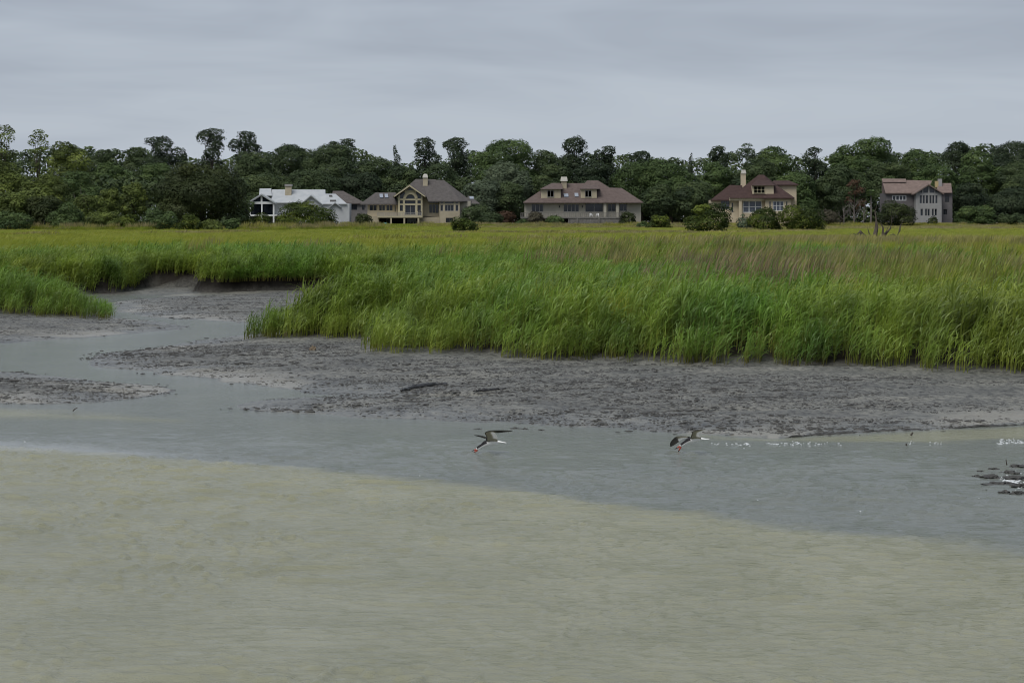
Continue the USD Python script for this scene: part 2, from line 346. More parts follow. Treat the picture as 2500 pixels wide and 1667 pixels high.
def grass_material(name, base, low, mid, tip, olive, head, trans=0.25):
    """Colour along the leaf from the attribute h (past 1: seed heads), broken up by patches of yellower and darker growth."""
    mat(name, {
        "a": ("attribute", {"attribute": "h"}), "g": ("geometry", {}),
        "r": ("rgb_ramp", {"ramp": [(0.0, base), (0.17, low), (0.34, mid), (0.5, tip), (0.72, tip), (0.80, head), (1.0, head)]}),
        "half": ("math", {"math_type": "multiply", "value2": 0.5}),
        "mp": ("mapping", {"scale": (1.0, 0.55, 0.4)}),
        "n1": ("noise_texture", {"scale": 0.14, "detail": 3.0, "roughness": 0.6}), "n2": ("noise_texture", {"scale": 1.1, "detail": 3.0, "roughness": 0.6}),
        "k1": ("rgb_ramp", {"ramp": [(0.40, (0, 0, 0)), (0.64, (0.85,) * 3)]}),
        "k2": ("rgb_ramp", {"ramp": [(0.32, (0.50, 0.55, 0.50)), (0.7, (1.32, 1.26, 1.15))]}),
        "mo": ("mix", {"color2": olive}), "mm": ("mix", {"mix_type": "multiply", "fac": 1.0}),
        "d": ("principled_bsdf", {"roughness": 0.42, "specular_ior_level": 0.4}), "t": ("translucent_bsdf", {}), "s": ("mix_closure", {"fac": trans}),
    }, [("a.fac", "half.value1"), ("half.value", "r.fac"), ("g.position", "mp.vector"), ("mp.vector", "n1.vector"), ("mp.vector", "n2.vector"), ("n1.fac", "k1.fac"), ("n2.fac", "k2.fac"),
        ("r.color", "mo.color1"), ("k1.color", "mo.fac"), ("mo.color", "mm.color1"), ("k2.color", "mm.color2"), ("mm.color", "d.base_color"), ("mm.color", "t.color"),
        ("d.BSDF", "s.closure1"), ("t.BSDF", "s.closure2")], surface="s.closure")

grass_material("cordgrass", (0.16, 0.125, 0.035), (0.17, 0.19, 0.045), (0.132, 0.258, 0.036), (0.190, 0.362, 0.054), (0.265, 0.320, 0.044), (0.27, 0.21, 0.125), 0.32)
grass_material("meadow", (0.16, 0.14, 0.030), (0.185, 0.23, 0.034), (0.25, 0.32, 0.030), (0.345, 0.395, 0.034), (0.355, 0.355, 0.048), (0.33, 0.285, 0.15), 0.32)

def scatter(name, label, protos, material, pos, yaw, scale, index, category):
    pi = UsdGeom.PointInstancer.Define(stage, numbered("/World", name))
    base = str(pi.GetPath())
    rel = pi.CreatePrototypesRel()
    for v, f, h in protos:
        p = obj("clump", (v, f), material, base, smooth=True, attrs={"h": h})
        rel.AddTarget(p.GetPath())
    pi.CreatePositionsAttr(Vt.Vec3fArray.FromNumpy(pos.astype(np.float32)))
    q = np.zeros((len(pos), 4), np.float16)
    q[:, 0], q[:, 3] = np.sin(yaw / 2) * 0, np.sin(yaw / 2)
    pi.CreateOrientationsAttr(Vt.QuathArray([Gf.Quath(float(math.cos(a / 2)), 0, 0, float(math.sin(a / 2))) for a in yaw]))
    pi.CreateScalesAttr(Vt.Vec3fArray.FromNumpy(scale.astype(np.float32)))
    pi.CreateProtoIndicesAttr(Vt.IntArray.FromNumpy(index.astype(np.int32)))
    return tag(pi, label, category, kind="stuff")

def spread(rng, area, y0, y1, per_m2, margin=1.15):
    """Even random points of the marsh area between two distances, as wide as the picture and a little more."""
    out, y = [], y0
    while y < y1:
        step = min(max(0.5, y * 0.02), y1 - y)
        half = y * 0.25 * margin + 1.5
        n = rng.poisson(2 * half * step * per_m2(y))
        out.append(np.c_[rng.uniform(-half, half, n), rng.uniform(y, y + step, n)])
        y += step
    p = np.vstack(out)
    return p[shapely.contains_xy(area, p[:, 0], p[:, 1])]

rng = np.random.default_rng(5)
shapely.prepare(MARSH_RIGHT), shapely.prepare(MARSH_LEFT)
slump = Polygon([(-16.2, 82), (-12.9, 82), (-13.2, 88.0), (-15.3, 88.4)])
def place(area, y0, y1, density, seed):
    r = np.random.default_rng(seed)
    p = spread(r, area, y0, y1, density)
    h, _, m = ground_height(p)
    return p, h, m, r

# tall cordgrass on the creek banks
tall = [tall_clump(100 + k) for k in range(7)]
p, h, m, r = place(MARSH_RIGHT, 33, 82, lambda y: 15.0, 201)
tuft = fbm(np.c_[p * [1.5, 1.1], p[:, 0] * 0], 2, 93)
keep = (r.random(len(p)) < smoothstep(25, 8, m + 8 * (fbm(np.c_[p * 0.09, p[:, 0] * 0], 3, 94) - 0.5) * 2)) & ((p[:, 1] < 66) | (p[:, 0] > -2)) & ((m > 0.35) | (r.random(len(p)) < 0.75)) & ((tuft > 0.40) | (m > 1.5) | (p[:, 0] < -3) | (r.random(len(p)) < 0.4))
p, h, m = p[keep], h[keep], m[keep]
sc = (0.66 + 0.42 * smoothstep(0.0, 1.8, m) + 0.25 * smoothstep(-1.0, -5.0, p[:, 0]) * smoothstep(0.4, 1.6, m)) * r.uniform(0.8, 1.2, len(p)) * (0.9 + 0.3 * (fbm(np.c_[p * 0.5, p[:, 0] * 0], 2, 91)))
seeded = [sward(390 + k, 40, 0.35, 0.98, 0.018, 26) for k in range(3)]
ripe = r.random(len(p)) < 0.16 * smoothstep(0.42, 0.68, fbm(np.c_[p[:, 0] * 0.14, p[:, 1] * 0.10, p[:, 0] * 0], 3, 98)) * smoothstep(4, 12, m)
pick = np.where(ripe, r.integers(len(tall), len(tall) + 3, len(p)), r.integers(0, len(tall), len(p)))
scatter("cordgrass", "tall green cordgrass along the near creek bank, leaning in the wind", tall + seeded, "cordgrass", np.c_[p, h], r.normal(0, 0.45, len(p)), np.c_[sc, sc, sc], pick, "grass")
p, h, m, r = place(MARSH_LEFT, 60, 74, lambda y: 9.0, 202)
sc = (0.55 + 0.6 * smoothstep(0.0, 2.5, m)) * r.uniform(0.8, 1.2, len(p))
scatter("cordgrass", "green cordgrass clump on the mud spit at the left edge of the creek", tall, "cordgrass", np.c_[p, h], r.normal(0, 0.45, len(p)), np.c_[sc, sc, sc], r.integers(0, len(tall), len(p)), "grass")
p, h, m, r = place(MARSH_RIGHT, 60, 100, lambda y: 5.5, 203)
keep = (m < 9) & ((m > 0.4) | ((r.random(len(p)) < 0.7) & (p[:, 0] < -15.8)))
p, h, m = p[keep], h[keep], m[keep]
sc = (0.75 + 0.3 * smoothstep(0.0, 2.0, m)) * r.uniform(0.85, 1.2, len(p))
scatter("cordgrass", "dark green cordgrass overhanging the far bank of the creek", tall, "cordgrass", np.c_[p, h], r.normal(0, 0.5, len(p)), np.c_[sc, sc, sc], r.integers(0, len(tall), len(p)), "grass")

p, h, m, r = place(MARSH_RIGHT, 74, 92, lambda y: 34.0, 230)
keep = (m < 1.5) & (p[:, 0] < -3.0) & ((m > 0.22) | (p[:, 0] < -15.8))
p, h = p[keep], h[keep]
sc = r.uniform(0.6, 1.05, len(p))
scatter("cordgrass", "drooping cordgrass fringe hanging over the dark face of the far bank", tall, "cordgrass", np.c_[p, h - 0.08], r.normal(0, 0.6, len(p)), np.c_[sc * 1.15, sc * 1.15, sc], r.integers(0, len(tall), len(p)), "grass")

hx = np.random.default_rng(231)
n = 900
p = np.c_[hx.uniform(-12.6, -4.0, n), hx.uniform(80.5, 84.5, n)]
m = signed(MARSH_RIGHT, p)
p = p[(m > -0.15) & (m < 0.3)]
top = ground_height(p + [0.0, 0.75])[0]
sc = hx.uniform(0.7, 1.0, len(p))
scatter("cordgrass", "cordgrass drooping over the black undercut of the far bank", tall, "cordgrass", np.c_[p[:, 0], p[:, 1] + 0.1, top - 0.22], hx.normal(-1.2, 0.5, len(p)), np.c_[sc * 1.3, sc * 1.3, sc * 0.75], hx.integers(0, len(tall), len(p)), "grass")

# the meadow behind: shorter, yellower, with brown seed heads in drifts
low = [sward(300 + k, 70, 0.55, 1.0, 0.022) for k in range(4)] + [sward(320 + k, 55, 0.55, 1.02, 0.022, 38) for k in range(3)]
wide = [sward(340 + k, 110, 1.5, 0.95, 0.05) for k in range(4)] + [sward(360 + k, 90, 1.5, 0.95, 0.05, 50) for k in range(3)]
pp, hh, ss, ii, yy = [], [], [], [], []
for y0, y1, dens, off in ((44, 140, lambda y: 4.2 if y < 80 else 2.6, 0), (140, 490, lambda y: 0.62 if y < 260 else 0.42, 7)):
    p, h, m, r = place(MARSH_RIGHT, y0, y1, dens, 204 + off)
    keep = (m > 2.0)
    p, h = p[keep], h[keep]
    drift = fbm(np.c_[p[:, 0] * 0.045, p[:, 1] * 0.02, p[:, 0] * 0], 3, 95) + 0.20 * smoothstep(52, 75, p[:, 1]) * smoothstep(190, 110, p[:, 1]) * smoothstep(-6, 3, p[:, 0]) - 0.12
    heads = (drift + r.normal(0, 0.07, len(p)) > 0.66) | ((p[:, 1] > 425) & (p[:, 0] > -12 + 20 * r.random(len(p))) & (r.random(len(p)) < 0.75))
    idx = np.where(heads, r.integers(4, 7, len(p)), r.integers(0, 4, len(p))) + off
    s = r.uniform(0.75, 1.15, len(p)) * np.interp(p[:, 1], [44, 70, 120, 216, 480], [1.2, 1.08, 0.8, 0.56, 0.5])
    s = np.where((np.abs(p[:, 0] - 29.9) < 3.5) & (p[:, 1] > 158) & (p[:, 1] < 172), s * 0.7, s)
    pp.append(np.c_[p, h]), ss.append(np.c_[np.ones(len(p)), np.ones(len(p)), s]), ii.append(idx), yy.append(r.normal(0, 0.5, len(p)))
scatter("marsh_grass", "yellow green marsh meadow stretching back to the houses", low + wide, "meadow", np.vstack(pp), np.concatenate(yy), np.vstack(ss), np.concatenate(ii), "grass")

# rank weeds along the upland edge, where the marsh meets the trees and gardens
pp, ss, ii = [], [], []
for y0, y1, x0, x1, tall_ in ((352, 392, -110, -24, 1.25), (458, 478, -60, 140, 0.85)):
    r = np.random.default_rng(int(y0))
    n = int((x1 - x0) * (y1 - y0) * 0.5)
    p = np.c_[r.uniform(x0, x1, n), r.uniform(y0, y1, n)]
    keep = fbm(np.c_[p * 0.12, p[:, 0] * 0], 3, 97) + 0.3 * (p[:, 1] - y0) / (y1 - y0) + r.normal(0, 0.05, n) > 0.66
    p = p[keep]
    s = tall_ * r.uniform(0.6, 1.3, len(p))
    pp.append(np.c_[p, ground_height(p)[0]]), ss.append(np.c_[s * 0 + 0.8, s * 0 + 0.8, s]), ii.append(r.integers(0, 7, len(p)))
pp, ss, ii = np.vstack(pp), np.vstack(ss), np.concatenate(ii)
scatter("weeds", "rank green weeds along the foot of the trees and gardens", wide, "meadow", pp, np.random.default_rng(9).uniform(-3, 3, len(pp)), ss, ii, "weeds")
# ------------------------------------------------------------------ trees and shrubs
def tube(points, radii, sides=6):
    p, r = np.asarray(points, float), np.asarray(radii, float)
    d = np.gradient(p, axis=0)
    d /= np.maximum(np.linalg.norm(d, axis=1, keepdims=True), 1e-9)
    ref = np.where(np.abs(d[:, 2:3]) > 0.9, [[1.0, 0, 0]], [[0, 0, 1.0]])
    a = np.cross(d, ref); a /= np.linalg.norm(a, axis=1, keepdims=True)
    b = np.cross(d, a)
    t = np.arange(sides) / sides * 2 * math.pi
    v = (p[:, None] + r[:, None, None] * (np.cos(t)[None, :, None] * a[:, None] + np.sin(t)[None, :, None] * b[:, None])).reshape(-1, 3)
    f, n = [], len(p)
    for i in range(n - 1):
        for k in range(sides):
            q = (k + 1) % sides
            f += [(i * sides + k, i * sides + q, (i + 1) * sides + q), (i * sides + k, (i + 1) * sides + q, (i + 1) * sides + k)]
    for k in range(1, sides - 1):
        f += [(0, k + 1, k), ((n - 1) * sides, (n - 1) * sides + k, (n - 1) * sides + k + 1)]
    return trimesh.Trimesh(v, f, process=False)

def foliage(rng, lobes, leaf, cover=1.5, shade=0.25, rag=0.22):
    """Leaf clumps over and inside the lobes (centre, radii): every clump is two small leaf-shaped faces, turned roughly outwards. Returns the mesh and a tone for every point."""
    vs, ns, tones, soft = [], [], [], []
    lo = np.array([np.r_[c, r] for c, r in lobes])
    for i, (c, r) in enumerate(lobes):
        r = np.asarray(r, float)
        area = 4 * math.pi * ((r[0] * r[1]) ** 1.6 + (r[0] * r[2]) ** 1.6 + (r[1] * r[2]) ** 1.6) ** (1 / 1.6) / 3 ** (1 / 1.6)
        n = int(max(12, area * cover / (leaf * leaf * 0.62)))
        d = rng.normal(size=(n, 3)); d /= np.linalg.norm(d, axis=1, keepdims=True)
        d[:, 2] = np.where((d[:, 2] < -0.35) & (rng.random(n) < 0.6), -d[:, 2], d[:, 2])
        d = d[(d[:, 1] < 0.3) | (rng.random(n) < 0.4)]; n = len(d)      # the side towards the hill behind is barer
        bump = 1 + rag * (fbm(d * 2.2 + i * 7.3, 3, 17) - 0.5) * 2
        rad = np.where(rng.random(n) < 0.75, rng.uniform(0.88, 1.08, n), rng.uniform(0.45, 0.9, n)) * bump
        p = c + d * r * rad[:, None]
        other = np.delete(lo, i, 0)
        if len(other):
            q = ((p[:, None] - other[None, :, :3]) / other[None, :, 3:])
            p_in = (q ** 2).sum(2).min(1) < 0.5
            p, d = p[~p_in], d[~p_in]
        if not len(p):
            continue
        m = d / r; m /= np.linalg.norm(m, axis=1, keepdims=True)
        soft.append(m + [0, 0, 0.35] + rng.normal(0, 0.12, m.shape))
        m = m + rng.normal(0, 0.42, m.shape) + [0, 0, 0.45]
        m /= np.linalg.norm(m, axis=1, keepdims=True)
        vs.append(p), ns.append(m)
        tones.append(np.clip(rng.normal(0.5, 0.20) + rng.normal(0, shade * 0.3, len(p)), 0, 1))
    p, m, tn = np.vstack(vs), np.vstack(ns), np.concatenate(tones)
    k = len(p)
    a = np.cross(m, rng.normal(size=(k, 3))); a /= np.maximum(np.linalg.norm(a, axis=1, keepdims=True), 1e-9)
    b = np.cross(m, a)
    s = leaf * rng.uniform(0.55, 1.25, (k, 1))
    v = np.stack([p - a * s * 0.75, p - b * s * 0.42 + m * s * 0.1, p + a * s * 0.75, p + b * s * 0.42 + m * s * 0.1], 1).reshape(-1, 3)
    o = np.arange(k)[:, None] * 4
    sn = np.vstack(soft); sn /= np.linalg.norm(sn, axis=1, keepdims=True)
    return v, np.vstack([o + [0, 1, 2], o + [0, 2, 3]]), np.repeat(tn, 4), np.repeat(sn, 4, axis=0)

def leaves(name, dark, mid, light, trans=0.15):
    mat(name, {
        "a": ("attribute", {"attribute": "tone"}), "g": ("geometry", {}), "n": ("noise_texture", {"scale": 0.35, "detail": 2.0}),
        "m": ("mix_float", {"fac": 0.4}), "r": ("rgb_ramp", {"ramp": [(0.2, dark), (0.5, mid), (0.8, light)]}),
        "d": ("principled_bsdf", {"roughness": 0.6, "specular_ior_level": 0.2}), "t": ("translucent_bsdf", {}), "s": ("mix_closure", {"fac": trans})},
        [("g.position", "n.vector"), ("a.fac", "m.a"), ("n.fac", "m.b"), ("m.result", "r.fac"), ("r.color", "d.base_color"), ("r.color", "t.color"), ("d.BSDF", "s.closure1"), ("t.BSDF", "s.closure2")], surface="s.closure")

leaves("leaf_far", (0.034, 0.054, 0.025), (0.062, 0.090, 0.036), (0.100, 0.134, 0.050))
leaves("leaf_green", (0.042, 0.070, 0.026), (0.076, 0.118, 0.038), (0.118, 0.168, 0.052))
leaves("leaf_pine", (0.022, 0.036, 0.020), (0.038, 0.057, 0.028), (0.062, 0.085, 0.040))
leaves("leaf_olive", (0.050, 0.068, 0.019), (0.108, 0.143, 0.033), (0.190, 0.235, 0.052))
leaves("leaf_dark", (0.022, 0.034, 0.012), (0.040, 0.055, 0.017), (0.068, 0.084, 0.025))
leaves("leaf_grey", (0.070, 0.096, 0.062), (0.105, 0.138, 0.082), (0.150, 0.186, 0.106))
leaves("leaf_shrub", (0.022, 0.038, 0.008), (0.054, 0.080, 0.012), (0.140, 0.178, 0.024))
leaves("leaf_rust", (0.056, 0.036, 0.022), (0.088, 0.050, 0.030), (0.120, 0.068, 0.040))
leaves("leaf_brown", (0.060, 0.056, 0.038), (0.088, 0.080, 0.052), (0.115, 0.105, 0.070))
plain("bark", (0.085, 0.072, 0.058), 0.9, 0.1, 0.3, 2.0)
plain("driftwood", (0.105, 0.088, 0.072), 0.9, 0.1, 0.35, 3.0); plain("bark_pale", (0.165, 0.150, 0.135), 0.9, 0.1, 0.25, 2.0)

def ground_z(x, y):
    return float(ground_height(np.array([[x, y]]))[0][0])

def dome_lobes(rng, w, h, z0, n, top=0.62):
    """Rounded masses of foliage over a dome w wide that reaches from z0 to h."""
    out, hh = [], h - z0
    r0 = w * 0.5
    for k in range(n):
        while True:
            q = rng.uniform(-1, 1, 3)
            if 0.25 < np.linalg.norm(q) <= 1 and q[2] > -0.75:
                break
        s = rng.uniform(0.15, 0.42) * r0
        c = np.array([q[0] * (r0 - s), q[1] * (r0 - s) * 0.85, z0 + hh * (0.45 + 0.5 * q[2]) ])
        c[2] = min(c[2], h - s * 0.8)
        out.append((c, np.array([s * rng.uniform(0.95, 1.35), s * rng.uniform(0.95, 1.3), s * rng.uniform(0.7, 0.95)])))
    out.append((np.array([rng.normal(0, 0.1) * w, 0, h - r0 * 0.32]), np.array([r0 * 0.38, r0 * 0.38, r0 * 0.32])))
    out.append((np.array([0, 0, z0 + hh * 0.42]), np.array([r0 * 0.72, r0 * 0.62, hh * 0.40])))
    return out

def pine_lobes(rng, w, h, n, start=0.5, flat=0.45):
    """Tufts of needles gathered on a few big limbs, with gaps where the sky shows between them."""
    out, r0, top = [], w * 0.5, h * (1 - start) * 0.5
    limbs = []
    for k in range(5):
        a = k * 2.4 + rng.normal(0, 0.5)
        limbs.append(np.array([math.cos(a) * 0.58, math.sin(a) * 0.5, -0.55 + 0.32 * k + rng.normal(0, 0.12)]))
    limbs.append(np.array([rng.normal(0, 0.2), 0, 0.85]))
    for k in range(n):
        q = limbs[k % 6] + rng.normal(0, 0.24, 3) * [1, 1, 0.7]
        q /= max(1.0, np.linalg.norm(q))
        s = rng.uniform(0.14, 0.33) * r0
        out.append((np.array([q[0] * (r0 - s), q[1] * (r0 - s) * 0.85, h - top + q[2] * (top - s * flat)]), np.array([s * 1.2, s * 1.1, s * flat * rng.uniform(0.9, 1.5)])))
    out.append((np.array([limbs[5][0] * r0, 0, h - r0 * 0.2]), np.array([r0 * 0.4, r0 * 0.36, r0 * 0.2])))
    return out

def trunk_mesh(rng, lobes, h, r, limbs):
    bend = rng.normal(0, 0.02 * h, 2)
    top = h * 0.86
    spine = np.array([[bend[0] * t * t, bend[1] * t * t, -0.3 + (top + 0.3) * t] for t in np.linspace(0, 1, 6)])
    parts = [tube(spine, r * (1.15 - 0.95 * np.linspace(0, 1, 6)), 7)]
    for k in rng.permutation(len(lobes))[:limbs]:
        c = lobes[k][0]
        t = np.clip(c[2] / h * rng.uniform(0.45, 0.75), 0.15, 0.8)
        a = np.array([bend[0] * t * t, bend[1] * t * t, top * t])
        mid = (a + c) / 2 + [0, 0, -0.06 * h * rng.random()]
        parts.append(tube([a, mid, c], [r * 0.42, r * 0.28, r * 0.08], 5))
    return merge(*parts)

def tree(kind, u0, u1, vtop, y, leaf_mat, label, name=None, seed=None, group=None, n=None, leaf=None, vbase=None):
    seed = seed or int(u0 * 7 + u1 * 13 + vtop * 3 + y) % 100000
    rng = np.random.default_rng(seed)
    uc = (u0 + u1) / 2
    x, w = (uc - 1250) / FPX * y, (u1 - u0) / FPX * y * (1.16 if kind == 'dome' else 1.06 if kind == 'pine' else 1.0)
    z = ground_z(x, y) if vbase is None else EYE - (vbase - HORIZON) / FPX * y
    h = EYE - (vtop - HORIZON) / FPX * y - z
    leaf = leaf or (0.37 if y > 450 else 0.31)
    names = dict(dome="broadleaf_tree", pine="pine_tree", spire="conifer_tree", shrub="shrub", open="broadleaf_tree")
    cats = dict(dome="tree", pine="pine tree", spire="conifer", shrub="shrub", open="tree")
    t = thing(name or names[kind], label, cats[kind], (x, y, z), group=group)
    rag, cover = 0.38, 1.3
    if kind == "dome":
        lobes = dome_lobes(rng, w, h, max(0.6, h * 0.22 if h < w * 1.6 else h - w * 1.15), n or 30)
    elif kind == "open":
        lobes, rag, cover = pine_lobes(rng, w, h, n or 20, 0.3, 0.7), 0.4, 0.75
    elif kind == "pine":
        lobes, rag, cover = pine_lobes(rng, w, h, n or 40, max(0.3, 1 - 1.5 * w / h), 0.75), 0.45, 1.0
    elif kind == "spire":
        lobes = [(np.array([rng.normal(0, 0.05) * w, 0, h * f]), np.array([w * 0.62 * (1.12 - f), w * 0.62 * (1.12 - f), h * 0.055])) for f in np.linspace(0.35, 0.97, 11)]
        rag, leaf = 0.4, leaf * 0.7
    else:
        lobes = []
        for k in range(n or 20):
            a, rr = rng.uniform(0, 2 * math.pi), math.sqrt(rng.random()) * 0.36 * w
            s = rng.uniform(0.11, 0.28) * min(w, 2.2 * h)
            zz = rng.uniform(0.2, 0.95) * h * (1 - 0.9 * (rr / (0.5 * w)) ** 2)
            lobes.append((np.array([rr * math.cos(a), rr * math.sin(a), min(max(zz, s * 0.4), h - s * 0.62)]), np.array([s, s, s * 0.72])))
        lobes.append((np.array([0, 0, h * 0.4]), np.array([w * 0.34, w * 0.30, h * 0.38])))
        leaf *= 0.8; rag, cover = 0.5, 1.15
    v, f, tn, sn = foliage(rng, lobes, leaf, cover, rag=rag)
    obj("trunk", trunk_mesh(rng, lobes, h, max(0.05, min(0.035 * h, 0.032 * w + 0.06)), 6 if kind in ("pine", "open") else 4), "bark", t, smooth=40)
    obj("crown", (v, f), leaf_mat, t, attrs={"tone": tn}, normals=sn)
    return t

def bare_tree(u0, u1, vtop, y, label, seed, name="dead_tree", vbase=None, limbs=9, r=0.16, mat_name="bark_pale", category="dead tree"):
    rng = np.random.default_rng(seed)
    x, w = ((u0 + u1) / 2 - 1250) / FPX * y, (u1 - u0) / FPX * y
    z = ground_z(x, y) if vbase is None else EYE - (vbase - HORIZON) / FPX * y
    h = EYE - (vtop - HORIZON) / FPX * y - z
    t = thing(name, label, category, (x, y, z))
    trunk = [tube([[0, 0, -0.3], [0.02 * w, 0, h * 0.35], [-0.03 * w, 0.1, h * 0.62]], [r, r * 0.75, r * 0.5], 7)]
    obj("trunk", merge(*trunk), mat_name, t, smooth=40)
    for k in range(limbs):
        zz = h * rng.uniform(0.15, 0.6)
        a = rng.uniform(0, 2 * math.pi)
        d = np.array([math.cos(a) * w * 0.5 * rng.uniform(0.5, 1), math.sin(a) * w * 0.35, h * rng.uniform(0.2, 0.42)])
        s = np.array([0.0, 0, zz])
        pts = [s, s + d * [0.45, 0.45, 0.25] + rng.normal(0, 0.03 * h, 3), s + d * [0.8, 0.8, 0.6], s + d]
        parts = [tube(pts, [r * 0.55, r * 0.4, r * 0.25, r * 0.08], 5)]
        for j in range(4):
            q = np.asarray(pts[1 + j % 2]) + (np.asarray(pts[2]) - np.asarray(pts[1])) * rng.random()
            e = q + rng.normal(0, 0.12, 3) * [w, w * 0.6, h] * 0.8 + [0, 0, 0.06 * h]
            parts.append(tube([q, (q + e) / 2 + rng.normal(0, 0.02 * h, 3), e], [r * 0.2, r * 0.13, r * 0.04], 4))
        obj("branch", merge(*parts), mat_name, t, smooth=40)
    return t

# the wood behind everything: one mass that nobody could count
rng = np.random.default_rng(77)
sky_v = np.array([(-300, 372), (100, 372), (220, 372), (300, 372), (380, 380), (480, 400), (640, 380), (700, 372), (870, 378), (960, 405), (1080, 405), (1170, 375), (1300, 385), (1440, 390), (1550, 388), (1700, 398), (1800, 378), (1930, 385),
                  (1990, 400), (2100, 372), (2200, 385), (2330, 370), (2500, 362), (2800, 366)], float)
lobes = []
for u in np.arange(-120, 2640, 17.0):
    for lay in range(4):
        y = 575 + 14 * lay + rng.uniform(-6, 6)
        v = np.interp(u, sky_v[:, 0], sky_v[:, 1]) - 18 + (3 - lay) * 27 + rng.uniform(4, 26)
        s = rng.uniform(1.6, 3.0)
        p = at(u + rng.uniform(-8, 8), v, y)
        lobes.append((np.array([p[0], p[1], p[2] - s * 0.7]), np.array([s * 1.2, s, s * 0.8])))
for u in np.arange(560, 2640, 24.0):
    for vv in (545, 525, 500, 474):
        p = at(u + rng.uniform(-8, 8), vv + rng.uniform(-8, 8), 536 + rng.uniform(0, 12))
        s = rng.uniform(2.0, 3.0)
        lobes.append((p, np.array([s * 1.3, s, s * 1.0])))
for u in np.arange(-110, 600, 20.0):
    for vv in (548, 528, 505, 480, 452):
        p = at(u + rng.uniform(-8, 8), vv + rng.uniform(-8, 8), 452 + rng.uniform(0, 14))
        s = rng.uniform(1.5, 2.2)
        lobes.append((p, np.array([s * 1.2, s, s * 0.9])))
parts, k = [], 0
for chunk in range(0, len(lobes), 30):
    v, f, tn, sn = foliage(rng, lobes[chunk:chunk + 30], 0.75, 0.9)
    parts.append((v, f, np.c_[tn, sn]))
v, f, tn = np.vstack([a[0] for a in parts]), np.vstack([a[1] + b for a, b in zip(parts, np.cumsum([0] + [len(a[0]) for a in parts]))]), np.vstack([a[2] for a in parts])
sn, tn = tn[:, 1:], tn[:, 0]
tag(obj("woodland", (v, f), "leaf_far", attrs={"tone": tn}, normals=sn), "dark green coastal wood filling in behind the houses", "woodland", kind="stuff")

